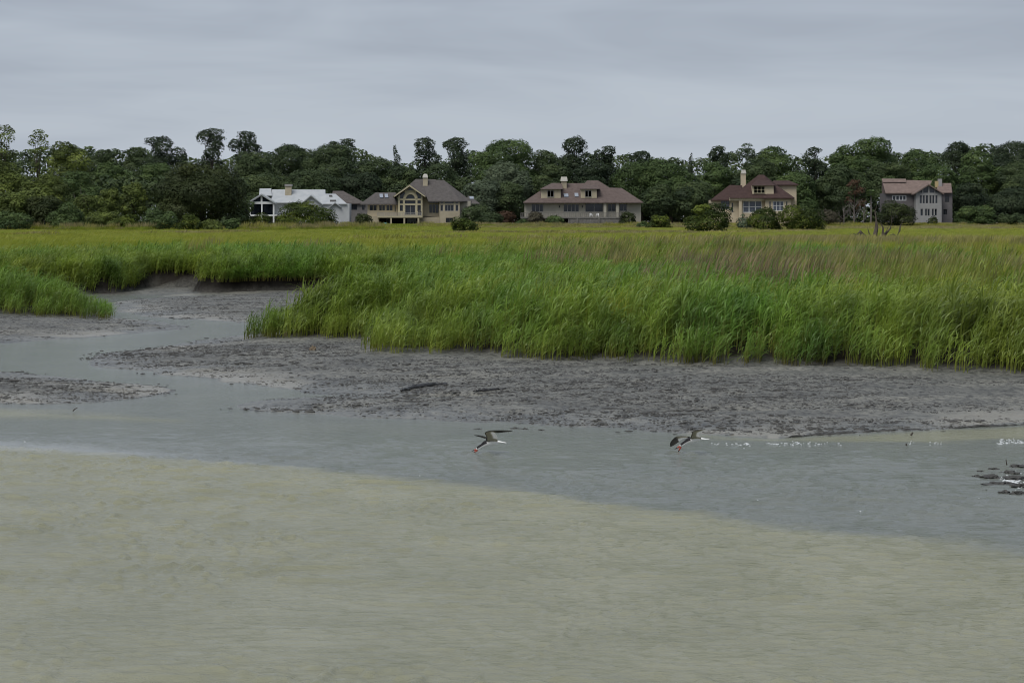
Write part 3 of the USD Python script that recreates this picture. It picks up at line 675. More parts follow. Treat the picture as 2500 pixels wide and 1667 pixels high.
FAR = "trees along the skyline"
for a in [
    # left group, nearer and more olive
    ("open", -48, 60, 306, 405, "leaf_olive", "tall loose olive tree cut off by the left edge"),
    ("open", 58, 132, 316, 408, "leaf_olive", "wispy tall tree with sky showing through it, beside the tree at the left edge"),
    ("dome", 105, 228, 346, 418, "leaf_olive", "broad olive tree sloping down from the wispy tall tree"),
    ("dome", -70, 70, 392, 395, "leaf_olive", "bushy olive tree low in the left corner of the wood"),
    ("dome", 40, 160, 425, 390, "leaf_olive", "light olive tree in front of the wispy tall tree"),
    ("dome", 130, 238, 418, 402, "leaf_green", "green tree left of the bare grey tree"),
    ("dome", 165, 262, 478, 384, "leaf_olive", "low olive tree at the marsh edge under the bare grey tree"),
    ("dome", -40, 60, 470, 378, "leaf_olive", "low olive tree at the marsh edge touching the left edge"),
    ("dome", 55, 150, 480, 380, "leaf_dark", "low dark tree at the marsh edge, between two olive trees"),
    ("dome", 235, 300, 462, 396, "leaf_olive", "small olive tree right of the bare grey tree"),
    ("dome", 292, 364, 446, 390, "leaf_olive", "small rounded tree standing alone before the big dark tree"),
    ("dome", 380, 605, 403, 392, "leaf_dark", "big dark spreading tree left of the white house"),
    # skyline, left to right
    ("dome", 205, 300, 366, 545, "leaf_far", "blue green tree at the foot of the olive slope on the left skyline"),
    ("dome", 280, 372, 360, 548, "leaf_far", "rounded tree on the skyline left of the sparse pine"),
    ("dome", 220, 330, 402, 520, "leaf_green", "green tree below the left skyline, behind the bare grey tree"),
    ("dome", 330, 440, 398, 525, "leaf_green", "green tree below the sparse pine on the left"),
    ("pine", 358, 470, 334, 565, "leaf_pine", "sparse pine with grey twigs on the left skyline"),
    ("pine", 472, 560, 314, 560, "leaf_pine", "tallest pine of the left skyline above the big dark tree"),
    ("pine", 556, 643, 320, 566, "leaf_pine", "pine with a split crown right of the tallest left pine"),
    ("dome", 560, 690, 372, 535, "leaf_far", "rounded tree on the skyline below the split pine"),
    ("dome", 640, 790, 353, 548, "leaf_far", "wide domed tree on the skyline above the white house"),
    ("pine", 792, 872, 338, 562, "leaf_pine", "flat topped pine rising from the domed trees above the white house"),
    ("dome", 735, 890, 358, 540, "leaf_far", "broad domed tree under the flat topped pine"),
    ("dome", 850, 968, 382, 545, "leaf_far", "tree sloping down to the thin conifer on the skyline"),
    ("dome", 590, 720, 425, 518, "leaf_far", "dark tree directly behind the left half of the white roof"),
    ("dome", 700, 830, 415, 520, "leaf_far", "dark tree directly behind the right half of the white roof"),
    ("dome", 810, 935, 425, 524, "leaf_pine", "very dark tree behind the small brown roofed house"),
    ("spire", 945, 988, 360, 556, "leaf_pine", "thin pointed conifer on the skyline left of the arched window house"),
    ("pine", 998, 1082, 337, 560, "leaf_pine", "tall dark pine above the chimney with the rounded cap"),
    ("pine", 1074, 1152, 336, 572, "leaf_pine", "thin see through pine right of the tall dark pine"),
    ("dome", 930, 1040, 405, 530, "leaf_far", "bushy tree behind the arched window house, left of its chimney"),
    ("dome", 1020, 1160, 402, 532, "leaf_far", "bushy tree behind the arched window house, right of its chimney"),
    ("dome", 1148, 1312, 342, 552, "leaf_green", "wide smooth domed tree in the middle of the skyline"),
    ("dome", 1160, 1305, 393, 530, "leaf_grey", "pale grey green tree between the arched window house and the house with a deck"),
    ("dome", 1130, 1225, 440, 512, "leaf_grey", "pale round tree at the right gable of the arched window house"),
    ("dome", 1195, 1290, 448, 514, "leaf_far", "dark tree just left of the house with a deck"),
    ("dome", 1295, 1375, 366, 558, "leaf_far", "small rounded tree between the smooth dome and the big pine on the skyline"),
    ("pine", 1355, 1458, 337, 562, "leaf_pine", "big dark pine above the house with a deck"),
    ("pine", 1440, 1515, 356, 566, "leaf_pine", "lower dark pine leaning right of the big pine"),
    ("dome", 1300, 1400, 400, 528, "leaf_far", "dark tree behind the left dormer of the house with a deck"),
    ("dome", 1395, 1500, 395, 530, "leaf_pine", "dark tree behind the right dormer of the house with a deck"),
    ("pine", 1528, 1610, 369, 560, "leaf_pine", "low bushy pine on the skyline right of the house with a deck"),
    ("dome", 1490, 1640, 385, 532, "leaf_green", "mid green tree right above the house with a deck"),
    ("dome", 1570, 1705, 398, 526, "leaf_green", "mid green tree between the deck house and the red roofed house"),
    ("dome", 1560, 1660, 450, 510, "leaf_far", "dark tree low beside the right end of the house with a deck"),
    ("dome", 1640, 1745, 445, 512, "leaf_far", "dark tree low beside the left end of the red roofed house"),
    ("spire", 1672, 1700, 378, 566, "leaf_pine", "small leaning treetop on the skyline left of the red roofed house"),
    ("pine", 1716, 1792, 356, 560, "leaf_pine", "dark rounded pine above the pale chimney of the red roofed house"),
    ("open", 1790, 1855, 350, 556, "leaf_grey", "pale open tree on the skyline above the red roof"),
    ("dome", 1690, 1800, 395, 530, "leaf_green", "green tree behind the pale chimney of the red roofed house"),
    ("dome", 1835, 1950, 358, 550, "leaf_green", "leafy tree on the skyline right above the red roof"),
    ("dome", 1785, 1900, 392, 528, "leaf_far", "dark tree directly behind the red roof"),
    ("dome", 1885, 2000, 428, 518, "leaf_green", "green tree beside the right end of the red roofed house"),
    ("pine", 1954, 2028, 360, 566, "leaf_pine", "flat crowned pine in the dip of the right skyline"),
    ("dome", 2020, 2105, 354, 548, "leaf_green", "green tree left of the tallest tree on the right"),
    ("dome", 2078, 2192, 334, 545, "leaf_green", "tallest tree of the right skyline"),
    ("dome", 1990, 2120, 408, 522, "leaf_far", "dark grey green tree above the rust coloured tree"),
    ("dome", 2110, 2225, 395, 524, "leaf_far", "dark tree behind the left end of the grey house"),
    ("dome", 2188, 2300, 364, 548, "leaf_green", "rounded tree on the skyline above the grey house"),
    ("dome", 2215, 2345, 405, 526, "leaf_green", "mid green tree behind the gable of the grey house"),
    ("pine", 2296, 2402, 348, 562, "leaf_pine", "broad dark pine on the right skyline"),
    ("dome", 2398, 2540, 345, 556, "leaf_pine", "dark tree on the skyline at the right edge"),
    ("dome", 2335, 2460, 372, 535, "leaf_green", "light green tree below the broad dark pine"),
    ("dome", 2430, 2570, 392, 528, "leaf_far", "dark tree at the right edge below the skyline"),
    ("dome", 2318, 2420, 448, 508, "leaf_pine", "very dark tree at the right end of the grey house"),
    ("dome", 2400, 2530, 460, 506, "leaf_pine", "very dark tree by the right edge above the low bushes"),
]:
    tree(*a[:6], label=a[6])

# shrubs
for a in [
    (585, 657, 522, 395, "leaf_shrub", "low bright shrub before the white house, nearest the big dark tree"),
    (668, 818, 496, 398, "leaf_shrub", "large bright shrub hiding the middle of the white house"),
    (1096, 1168, 531, 330, "leaf_shrub", "small bright bush standing in the marsh before the arched window house"),
    (1580, 1638, 526, 425, "leaf_shrub", "olive bush right of the deck house at the marsh edge"),
    (1556, 1584, 540, 430, "leaf_green", "tiny bush left of the olive bush at the marsh edge"),
    (1674, 1793, 501, 318, "leaf_shrub", "big round dark shrub left before the red roofed house"),
    (1824, 1906, 509, 352, "leaf_shrub", "middle one of the three round shrubs before the red roofed house"),
    (1900, 2020, 508, 350, "leaf_shrub", "widest and rightmost of the round shrubs before the red roofed house"),
    (1796, 1836, 522, 380, "leaf_grey", "pale feathery bush between the round shrubs by the red roofed house"),
    (863, 908, 516, 478, "leaf_dark", "dark shrub between the white house and the arched window house"),
    (1120, 1200, 500, 484, "leaf_far", "dark shrub against the right side of the arched window house"),
    (1160, 1235, 520, 482, "leaf_far", "low dark shrub beside the red leaved shrub"),
    (1200, 1262, 514, 486, "leaf_rust", "red leaved shrub left of the deck house"),
    (1280, 1335, 519, 484, "leaf_brown", "brownish twiggy shrub before the left end of the deck"),
    (1328, 1378, 528, 482, "leaf_green", "green shrub before the dark opening under the deck"),
    (1255, 1300, 536, 482, "leaf_green", "low green shrub at the left corner of the deck house"),
    (1512, 1556, 516, 484, "leaf_dark", "rounded dark shrub before the right corner of the deck house"),
    (1398, 1450, 546, 482, "leaf_green", "low strip of weeds along the lattice under the deck"),
    (115, 215, 498, 372, "leaf_green", "green bush at the marsh edge under the left trees"),
    (212, 305, 514, 368, "leaf_olive", "olive bush at the marsh edge below the small olive tree"),
    (285, 352, 520, 366, "leaf_shrub", "yellowish bush at the marsh edge below the small rounded tree"),
    (350, 432, 508, 370, "leaf_green", "green bush at the left foot of the big dark tree"),
    (436, 495, 526, 366, "leaf_shrub", "yellow green bush under the big dark tree"),
    (490, 545, 530, 366, "leaf_olive", "small olive bush under the right side of the big dark tree"),
    (545, 590, 528, 368, "leaf_green", "light green bush at the right foot of the big dark tree"),
    (-20, 70, 520, 366, "leaf_green", "green bush in the left corner of the marsh edge"),
    (2148, 2238, 488, 470, "leaf_dark", "large dark bush hiding the left wall of the grey house"),
    (2265, 2292, 528, 478, "leaf_dark", "small dark bush at the foot of the grey house gable"),
    (2325, 2392, 498, 480, "leaf_green", "green bush right of the grey house"),
    (2370, 2432, 488, 478, "leaf_green", "taller light green bush right of the grey house"),
    (2420, 2520, 520, 478, "leaf_far", "low dark bush at the right edge of the marsh"),
    (1985, 2050, 505, 476, "leaf_brown", "dull brownish bush left of the dead grey trees"),
]:
    tree("shrub", a[0], a[1], a[2], a[3], a[4], a[5])

# bare, rust coloured and palm trees
bare_tree(178, 236, 448, 386, "bare grey tree with twiggy branches in the left wood", 11, limbs=12, r=0.14)
bare_tree(2042, 2078, 482, 480, "leftmost of the three dead grey trees left of the grey house", 12, limbs=8, r=0.16)
bare_tree(2068, 2102, 470, 482, "middle one of the three dead grey trees, under the rust coloured tree", 13, limbs=8, r=0.17)
bare_tree(2092, 2124, 488, 478, "rightmost of the three dead grey trees, beside the palm", 14, limbs=7, r=0.14)
tree("open", 2052, 2118, 438, 496, "leaf_rust", "rust coloured dying tree above the dead grey trees", n=14)

def palm(u, vtop, y, label, seed):
    rng = np.random.default_rng(seed)
    x = (u - 1250) / FPX * y
    z = ground_z(x, y)
    h = EYE - (vtop - HORIZON) / FPX * y - z
    t = thing("palm_tree", label, "palm tree", (x, y, z))
    obj("trunk", tube([[0, 0, -0.3], [0.08, 0, h * 0.4], [0, 0, h - 1.1]], [0.26, 0.2, 0.19], 8), "bark_pale", t, smooth=40)
    for k in range(34):
        a, e = rng.uniform(0, 2 * math.pi), rng.uniform(-0.5, 1.2)
        d = np.array([math.cos(a) * math.cos(e), math.sin(a) * math.cos(e), math.sin(e)])
        side = np.cross(d, [0, 0, 1]); side /= np.linalg.norm(side)
        s, c = 1.25, np.array([0, 0, h - 1.1])
        pts = []
        for q in np.linspace(-0.9, 0.9, 7):
            tip = c + (d * math.cos(q) + side * math.sin(q)) * s + [0, 0, -0.25]
            pts.append(tip)
        hub = c + d * 0.55
        v = np.vstack([[hub], pts])
        obj("frond", (v, np.array([(0, i, i + 1) for i in range(1, 7)])), "leaf_green", t, attrs={"tone": np.full(len(v), rng.uniform(0.4, 0.9))})
palm(2126, 460, 484, "small cabbage palm with a round head beside the dead grey trees", 4)

# weathered snag lying in the marsh
def snag():
    y = 168.0
    o = at(2140, 588, y)
    t = thing("driftwood_snag", "weathered driftwood snag with upright broken limbs in the marsh", "driftwood", tuple(o))
    def limb(name, px, radii):
        obj(name, tube([at(u, v, y + dy) - o for u, v, dy in px], radii, 7), "driftwood", t, smooth=40)
    limb("trunk", [(2126, 596, 0), (2136, 575, 0.2), (2140, 555, 0.3), (2139, 536, 0.4), (2136, 515, 0.5), (2141, 503, 0.5)], [0.24, 0.20, 0.15, 0.06, 0.035, 0.015])
    limb("limb", [(2112, 590, -0.2), (2104, 576, -0.3), (2100, 564, -0.2), (2106, 570, 0.2), (2122, 582, 0.2)], [0.12, 0.10, 0.07, 0.07, 0.05])
    limb("limb", [(2118, 588, 0), (2108, 585, -0.4), (2096, 575, -0.7), (2083, 571, -0.9)], [0.12, 0.09, 0.06, 0.03])
    limb("limb", [(2154, 592, 0.1), (2155, 570, 0.2), (2156, 556, 0.2), (2150, 545, 0.1)], [0.13, 0.10, 0.07, 0.03])
    limb("limb", [(2148, 588, 0.3), (2162, 572, 0.4), (2174, 558, 0.5), (2177, 540, 0.5), (2177, 527, 0.5)], [0.12, 0.09, 0.06, 0.035, 0.015])
    limb("limb", [(2182, 594, -0.3), (2188, 580, -0.3), (2196, 564, -0.2), (2198, 552, -0.2), (2204, 540, -0.1)], [0.13, 0.10, 0.08, 0.05, 0.02])
    for k, (a, b, c) in enumerate([((2120, 586, 0.3), (2110, 578, 0.5), (2094, 582, 0.7)), ((2130, 584, -0.3), (2122, 570, -0.5), (2118, 556, -0.5)), ((2146, 584, -0.3), (2160, 580, -0.5), (2176, 586, -0.6)), ((2150, 578, 0.2), (2164, 566, 0.3), (2170, 548, 0.3)),
                                   ((2100, 566, -0.2), (2092, 572, -0.3), (2086, 580, -0.3)), ((2190, 578, -0.3), (2180, 572, -0.4), (2172, 574, -0.5)), ((2132, 590, -0.5), (2150, 586, -0.6), (2166, 590, -0.7))]):
        limb("limb", [a, b, c], [0.075, 0.05, 0.018])
    limb("limb", [(2138, 580, 0.2), (2128, 586, 0.0), (2120, 592, -0.2)], [0.12, 0.12, 0.12])
snag()
# ------------------------------------------------------------------ houses
def shingle(name, rgb):
    lo, hi = [c * 0.78 for c in rgb], [c * 1.22 for c in rgb]
    mat(name, {"g": ("geometry", {}), "n": ("noise_texture", {"scale": 1.4, "detail": 5.0, "roughness": 0.65}),
               "w": ("wave_texture", {"wave_type": "bands", "bands_direction": "z", "scale": 2.2, "distortion": 0.6, "detail": 2.0}),
               "r": ("rgb_ramp", {"ramp": [(0.3, lo), (0.7, hi)]}), "k": ("rgb_ramp", {"ramp": [(0.0, (0.86,) * 3), (0.4, (1, 1, 1))]}),
               "m": ("mix", {"mix_type": "multiply", "fac": 1.0}), "p": ("principled_bsdf", {"roughness": 0.85, "specular_ior_level": 0.2})},
        [("g.position", "n.vector"), ("g.position", "w.vector"), ("n.fac", "r.fac"), ("w.fac", "k.fac"), ("r.color", "m.color1"), ("k.color", "m.color2"), ("m.color", "p.base_color")])

def metal_roof(name, rgb):
    mat(name, {"g": ("geometry", {}), "w": ("wave_texture", {"wave_type": "bands", "bands_direction": "x", "scale": 1.6, "profile": "saw"}), "n": ("noise_texture", {"scale": 0.8, "detail": 4.0}),
               "k": ("rgb_ramp", {"ramp": [(0.0, [c * 0.82 for c in rgb]), (0.15, rgb), (1.0, rgb)]}), "r": ("rgb_ramp", {"ramp": [(0.3, (0.86, 0.88, 0.9)), (0.7, (1.05,) * 3)]}),
               "m": ("mix", {"mix_type": "multiply", "fac": 1.0}), "p": ("principled_bsdf", {"roughness": 0.5, "specular_ior_level": 0.4})},
        [("g.position", "w.vector"), ("g.position", "n.vector"), ("w.fac", "k.fac"), ("n.fac", "r.fac"), ("k.color", "m.color1"), ("r.color", "m.color2"), ("m.color", "p.base_color")])

shingle("roof_grey", (0.105, 0.095, 0.090)); shingle("roof_brown", (0.128, 0.098, 0.088)); shingle("roof_red", (0.066, 0.041, 0.037)); shingle("roof_pink", (0.200, 0.150, 0.130)); shingle("roof_dim", (0.112, 0.098, 0.092))
metal_roof("roof_white", (0.43, 0.445, 0.455))
plain("stucco_warm", (0.44, 0.385, 0.28), 0.85, 0.2, 0.10, 0.8); plain("trim_warm", (0.46, 0.41, 0.28), 0.7, 0.2, 0.06)
plain("stucco_grey", (0.40, 0.375, 0.31), 0.85, 0.2, 0.10, 0.8); plain("stucco_cream", (0.56, 0.475, 0.34), 0.85, 0.2, 0.08, 0.8)
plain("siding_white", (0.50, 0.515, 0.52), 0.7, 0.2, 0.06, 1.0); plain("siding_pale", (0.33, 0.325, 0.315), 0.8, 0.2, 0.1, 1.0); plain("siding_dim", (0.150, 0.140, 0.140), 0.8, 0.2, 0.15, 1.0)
plain("siding_mid", (0.20, 0.19, 0.185), 0.8, 0.2, 0.12, 1.0)
plain("deck_wood", (0.200, 0.190, 0.175), 0.85, 0.2, 0.2, 2.5); plain("frame_grey", (0.30, 0.29, 0.275), 0.6, 0.3, 0.05); plain("frame_dark", (0.06, 0.058, 0.055), 0.6, 0.3, 0.05)
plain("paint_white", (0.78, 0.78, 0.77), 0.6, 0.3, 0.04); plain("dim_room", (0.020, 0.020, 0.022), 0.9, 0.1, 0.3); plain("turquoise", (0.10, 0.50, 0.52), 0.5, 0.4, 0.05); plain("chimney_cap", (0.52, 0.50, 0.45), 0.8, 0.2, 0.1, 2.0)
plain("ochre", (0.48, 0.38, 0.20), 0.8, 0.2, 0.1)
mat("pane", {"g": ("geometry", {}), "n": ("noise_texture", {"scale": 0.6, "detail": 2.0}), "r": ("rgb_ramp", {"ramp": [(0.35, (0.010, 0.013, 0.018)), (0.7, (0.035, 0.042, 0.055))]}),
             "p": ("principled_bsdf", {"roughness": 0.06, "specular_ior_level": 0.5})}, [("g.position", "n.vector"), ("n.fac", "r.fac"), ("r.color", "p.base_color")])
mat("pane_blue", {"g": ("geometry", {}), "n": ("noise_texture", {"scale": 0.6, "detail": 2.0}), "r": ("rgb_ramp", {"ramp": [(0.35, (0.06, 0.07, 0.095)), (0.7, (0.12, 0.14, 0.18))]}),
                  "p": ("principled_bsdf", {"roughness": 0.06, "specular_ior_level": 0.5})}, [("g.position", "n.vector"), ("n.fac", "r.fac"), ("r.color", "p.base_color")])
mat("skylight_glass", {"p": ("principled_bsdf", {"base_color": (0.30, 0.33, 0.38), "roughness": 0.1, "specular_ior_level": 0.6})})

class House:
    def __init__(self, name, label, category, u, v, y):
        self.y, self.o = y, at(u, v, y)
        self.t = thing(name, label, category, tuple(self.o))

    def p(self, u, v, d=0.0):
        return at(u, v, self.y + d) - self.o

    def solid(self, name, a, b, m, parent=None, label=None, add=True):
        """A box between two corners (u, v, depth)."""
        q = np.array([self.p(a[0], a[1], a[2]), self.p(b[0], b[1], a[2])])
        lo, hi = q.min(0), q.max(0)
        lo[1], hi[1] = min(a[2], b[2]), max(a[2], b[2])
        mesh = trimesh.creation.box(bounds=[lo, hi])
        return obj(name, mesh, m, parent or self.t, label=label) if add else mesh

    def panel(self, name, outline, d, thick, m, holes=(), parent=None, add=True, label=None):
        """A wall seen from the front: its outline with openings cut through."""
        xz = lambda pts: [(self.p(u, v, d)[0], self.p(u, v, d)[2]) for u, v in pts]
        shape = Polygon(xz(outline)).buffer(0)
        for h in holes:
            shape = shape.difference(Polygon(xz(h if len(h) > 4 or not np.isscalar(h[0]) else [(h[0], h[2]), (h[1], h[2]), (h[1], h[3]), (h[0], h[3])])).buffer(0))
        made = merge(*[trimesh.creation.extrude_polygon(g, thick, engine="earcut") for g in getattr(shape, "geoms", [shape]) if g.area > 1e-4])
        v = made.vertices.copy()
        made.vertices = np.stack([v[:, 0], d + thick - v[:, 2], v[:, 1]], 1)
        return obj(name, made, m, parent or self.t, label=label) if add else made

    def hull(self, name, pts, m, parent=None, thick=0.0, label=None):
        """A hipped roof: the hull of its eaves' corners and its ridge, with an eaves board of the given thickness."""
        q = [self.p(*a) for a in pts]
        low = min(a[2] for a in q)
        q += [a - [0, 0, thick] for a in q if a[2] < low + 0.6] if thick else []
        return obj(name, trimesh.convex.convex_hull(np.array(q)), m, parent or self.t, label=label)

    def gable(self, name, left, top, right, d0, d1, px, m, label=None):
        """Two roof slopes meeting over a gable, px thick in the photograph."""
        return self.panel(name, [left, top, right, (right[0], right[1] + px), (top[0], top[1] + px * 1.2), (left[0], left[1] + px)], d0, d1 - d0, m, label=label)

    def window(self, u0, u1, v0, v1, d, cols=1, rows=1, frame="frame_grey", pane="pane", bar=0.09, parent=None, label=None):
        """A frame with glazing bars set in an opening, and its pane a little behind."""
        a, b = self.p(u0, v1, d), self.p(u1, v0, d)
        x0, x1, z0, z1 = a[0], b[0], a[2], b[2]
        bx = lambda x0, x1, z0, z1: trimesh.creation.box(bounds=[[x0, d - 0.03, z0], [x1, d + 0.09, z1]])
        parts = [bx(x0, x1, z0, z0 + bar), bx(x0, x1, z1 - bar, z1), bx(x0, x0 + bar, z0 + bar, z1 - bar), bx(x1 - bar, x1, z0 + bar, z1 - bar)]
        for k in range(1, cols):
            c = x0 + (x1 - x0) * k / cols
            parts.append(bx(c - bar * 0.6, c + bar * 0.6, z0 + bar, z1 - bar))
        for k in range(1, rows):
            c = z0 + (z1 - z0) * k / rows
            parts.append(trimesh.creation.box(bounds=[[x0 + bar, d - 0.02, c - bar * 0.5], [x1 - bar, d + 0.08, c + bar * 0.5]]))
        w = obj("window", merge(*parts), frame, parent or self.t, label=label)
        obj("pane", trimesh.creation.box(bounds=[[x0 + 0.02, d + 0.10, z0 + 0.02], [x1 - 0.02, d + 0.16, z1 - 0.02]]), pane, w)
        return w

    def skylight(self, u0, u1, v0, v1, d, rise, parent=None, m="skylight_glass"):
        """A flat light lying on the roof slope: it leans back by rise metres from its lower to its upper edge."""
        a, b, c, e = self.p(u0, v1, d), self.p(u1, v1, d), self.p(u1 - 1, v0, d + rise), self.p(u0 - 1, v0, d + rise)
        up = np.cross(b - a, e - a); up /= np.linalg.norm(up)
        q = np.array([a, b, c, e])
        obj("skylight", trimesh.convex.convex_hull(np.vstack([q - up * 0.25, q + up * 0.18])), m, parent or self.t)

def railing(h, name, u0, u1, v0, v1, d, m, step=1.6, posts=6):
    """A deck rail: top and bottom rails, balusters between, a thicker post now and then."""
    a, b = h.p(u0, v1, d), h.p(u1, v0, d)
    parts = [trimesh.creation.box(bounds=[[a[0], d - 0.05, b[2] - 0.1], [b[0], d + 0.05, b[2]]]), trimesh.creation.box(bounds=[[a[0], d - 0.03, a[2] + 0.1], [b[0], d + 0.03, a[2] + 0.18]])]
    n = int((b[0] - a[0]) / 0.16)
    for k in range(n + 1):
        x = a[0] + (b[0] - a[0]) * k / n
        w = 0.06 if k % max(1, n // posts) == 0 else 0.028
        parts.append(trimesh.creation.box(bounds=[[x - w, d - w, a[2]], [x + w, d + w, b[2] - 0.1]]))
    obj(name, merge(*parts), m, h.t)

# --- white house with metal roofs
h = House("white_house", "white house with a pale metal roof and a glazed porch gable, partly behind shrubs", "house", 725, 547, 492)
h.solid("wall", (612, 494, 3.2), (786, 547, 14), "siding_white")
h.panel("wall", [(734, 499), (759, 477), (786, 499), (786, 547), (734, 547)], 1.0, 0.35, "siding_white", [(745, 752, 500, 508), (754, 768, 500, 509), (770, 777, 500, 508)])
for a in ((745, 752, 500, 508), (754, 768, 500, 509), (770, 777, 500, 508)):
    h.window(*a, 1.12, frame="paint_white")
h.panel("wall", [(786, 497), (853, 497), (853, 548), (786, 548)], 1.6, 6.0, "siding_white", [])
r = h.hull("roof", [(663, 494, 2.2), (794, 494, 2.2), (798, 494, 13), (660, 494, 13), (664, 462.5, 7.5), (794, 463, 7.5)], "roof_white", thick=0.25)
ch = h.solid("chimney", (696, 454, 5.0), (711, 484, 6.4), "stucco_warm", r)
h.solid("chimney_cap", (695, 450, 4.8), (712.5, 455, 6.6), "frame_grey", r)
h.hull("roof", [(632, 478, 4), (664, 478, 4), (664, 478, 12), (632, 478, 12), (634, 460.5, 7.5), (662, 460, 7.5)], "roof_white")
h.gable("roof", (603, 494.5), (638, 473), (672, 494.5), -0.6, 9, 3.2, "roof_white", label="white metal roof over the glazed porch gable")
g = h.panel("porch_gable", [(609, 494.5), (638.5, 476), (668, 494.5), (668, 498.5), (609, 498.5)], 0.0, 0.2, "paint_white", [[(615, 492.5), (636.5, 479.2), (636.5, 492.5), (626, 492.5), (620, 492.5)], [(640.5, 479.2), (662, 492.5), (652, 492.5), (646, 492.5), (640.5, 492.5)]])
obj("pane", h.panel("", [(612, 494), (638.5, 477), (665, 494)], 0.22, 0.06, None, add=False), "pane", g)
for u in (610.5, 639, 668):
    h.solid("porch_post", (u - 1.8, 498.6, 0), (u + 1.8, 547, 0.3), "paint_white")
h.solid("porch_floor", (609, 524, 0.05), (700, 528, 3.0), "paint_white")
h.solid("porch_wall", (612, 498.6, 2.9), (667, 523.8, 3.1), "pane")
h.solid("porch_wall", (612, 528.2, 2.6), (700, 547, 2.8), "siding_mid")
h.gable("roof", (732, 499), (759, 476), (788, 499), 0.4, 8, 2.6, "roof_white", label="white roof of the small gable")
r = h.hull("roof", [(784, 497.5, 1.2), (847, 497.5, 1.2), (847, 497.5, 9), (784, 497.5, 9), (790, 473, 5), (819, 473.5, 5)], "roof_white", thick=0.2)
h.skylight(804, 812, 478, 482, 3.8, 0.7, r, "frame_dark"); h.skylight(806, 821, 487, 494, 2.0, 1.2, r, "frame_dark")
h.gable("roof", (804, 505), (818, 494), (833, 505), 0.9, 2.4, 2.2, "roof_white", label="small low roof at the right corner")

# --- small brown roofed neighbour
h = House("grey_house", "small grey house with brown hipped roof, between the white and the arched-window house", "house", 862, 548, 508)
h.panel("wall", [(838, 496), (898, 496), (898, 549), (838, 549)], 0, 0.35, "siding_mid", [(852, 872, 499.5, 513), (884, 890, 499.5, 513)])
h.solid("wall", (838, 496, 0.4), (898, 549, 8), "siding_dim")
h.window(852, 872, 499.5, 513, 0.12, 2, frame="frame_dark"); h.window(884, 890, 499.5, 513, 0.12, frame="frame_dark")
h.hull("roof", [(802, 496, -0.6), (892, 496, -0.6), (888, 496, 10), (806, 496, 10), (813, 466.5, 4.6), (838, 466.5, 4.6)], "roof_dim", thick=0.25)

# --- house with the great arched window
h = House("stucco_house", "large stucco house with an arched window under its gable and a balcony", "house", 1010, 552, 490)
h.solid("wall", (900, 497, 4.5), (1048, 552, 15), "stucco_warm")
h.solid("wall", (1048.5, 479, 4.5), (1122, 552, 15), "stucco_warm")
h.solid("wall", (1123, 491, 2.6), (1149, 552, 14), "stucco_grey")
holes = [(902, 920, 500.5, 514.5), (925, 940.5, 500.5, 514.5), (943, 959, 500.5, 514.5), (963, 967, 500, 518)]
h.panel("wall", [(897, 497), (971, 497), (971, 529), (897, 529)], 3.0, 0.35, "stucco_warm", holes)
for a in holes[:3]:
    h.window(*a, 3.12, 2, frame="trim_warm")
h.window(*holes[3], 3.12, frame="trim_warm")
r = h.hull("roof", [(879, 498, 2.0), (972, 498, 2.0), (972, 498, 13), (884, 498, 13), (917, 470, 7.5), (966, 470, 7.5)], "roof_grey", thick=0.25, label="lower grey brown roof of the left wing")
h.skylight(927.5, 935.5, 475, 483.5, 4.6, 1.6, r); h.skylight(940, 948, 475, 483.5, 4.6, 1.6, r)
# arched gable front
U = lambda k: 1002 + 16.2 * math.cos(k)
arc = lambda r, n=14: [(1002 + r * math.cos(t), 485.6 - r * 0.98 * math.sin(t)) for t in np.linspace(0, math.pi, n)]
opens = [arc(10.8), [(976.5, 484.8), (984, 484.8), (985.4, 478), (989, 471.6), (987, 467.6), (981, 472), (976.5, 475.5)], [(1027.5, 484.8), (1020, 484.8), (1018.6, 478), (1015, 471.6), (1017, 467.6), (1023, 472), (1027.5, 475.5)],
         [(991, 466.6), (996, 465.2), (1002, 464.6), (1008, 465.2), (1013, 466.6), (1002, 457.6)],
         (976.5, 983.6, 489.5, 497.4), (988.5, 1014.5, 489.5, 497.4), (1019, 1027.5, 489.5, 497.4), (976.5, 983.6, 501, 515.5), (988.8, 1014.2, 501.5, 524.5), (1019, 1027.5, 501, 516)]
g = h.panel("arched_front", [(971.5, 529), (971.5, 479), (1002, 455.5), (1031.5, 479), (1031.5, 529)], 0.0, 0.4, "trim_warm", opens)
obj("pane", h.panel("", [(974, 526), (974, 479), (1002, 458), (1029, 479), (1029, 526)], 0.32, 0.06, None, add=False), "pane", g)
obj("door", merge(*[h.solid("", (u - 0.6, 502, 0.12), (u + 0.6, 524, 0.2), None, add=False) for u in (989.5, 1001.5, 1013.6)]), "frame_grey", g)
ring = arc(16.4, 20) + arc(11.4, 20)[::-1]
obj("arch_trim", h.panel("", ring, -0.12, 0.11, None, add=False), "trim_warm", g)
h.solid("wall", (972, 479, 0.45), (1031, 529, 4.4), "stucco_warm")
h.gable("gable_roof", (959.5, 480), (999.8, 450.5), (1040, 480), -0.9, 8, 3.0, "roof_grey")
h.panel("gable_trim", [(959.8, 480.2), (1000, 451), (1039.8, 480.2), (1035.8, 480.6), (1000, 455.5), (963.8, 480.6)], -1.05, 0.12, "trim_warm")
r = h.hull("roof", [(966, 480, 2.4), (1064, 480, 2.4), (1064, 480, 16), (966, 480, 16), (1015, 437.5, 9), (1064, 438, 9)], "roof_grey", label="steep main roof", thick=0.2)
r = h.hull("roof", [(1045, 491, 0.2), (1125, 491, 0.2), (1151, 491, 4.0), (1151, 491, 15), (1045, 480, 15), (1030, 439, 9), (1084, 440, 9)], "roof_grey", thick=0.22, label="right hip of the main roof")
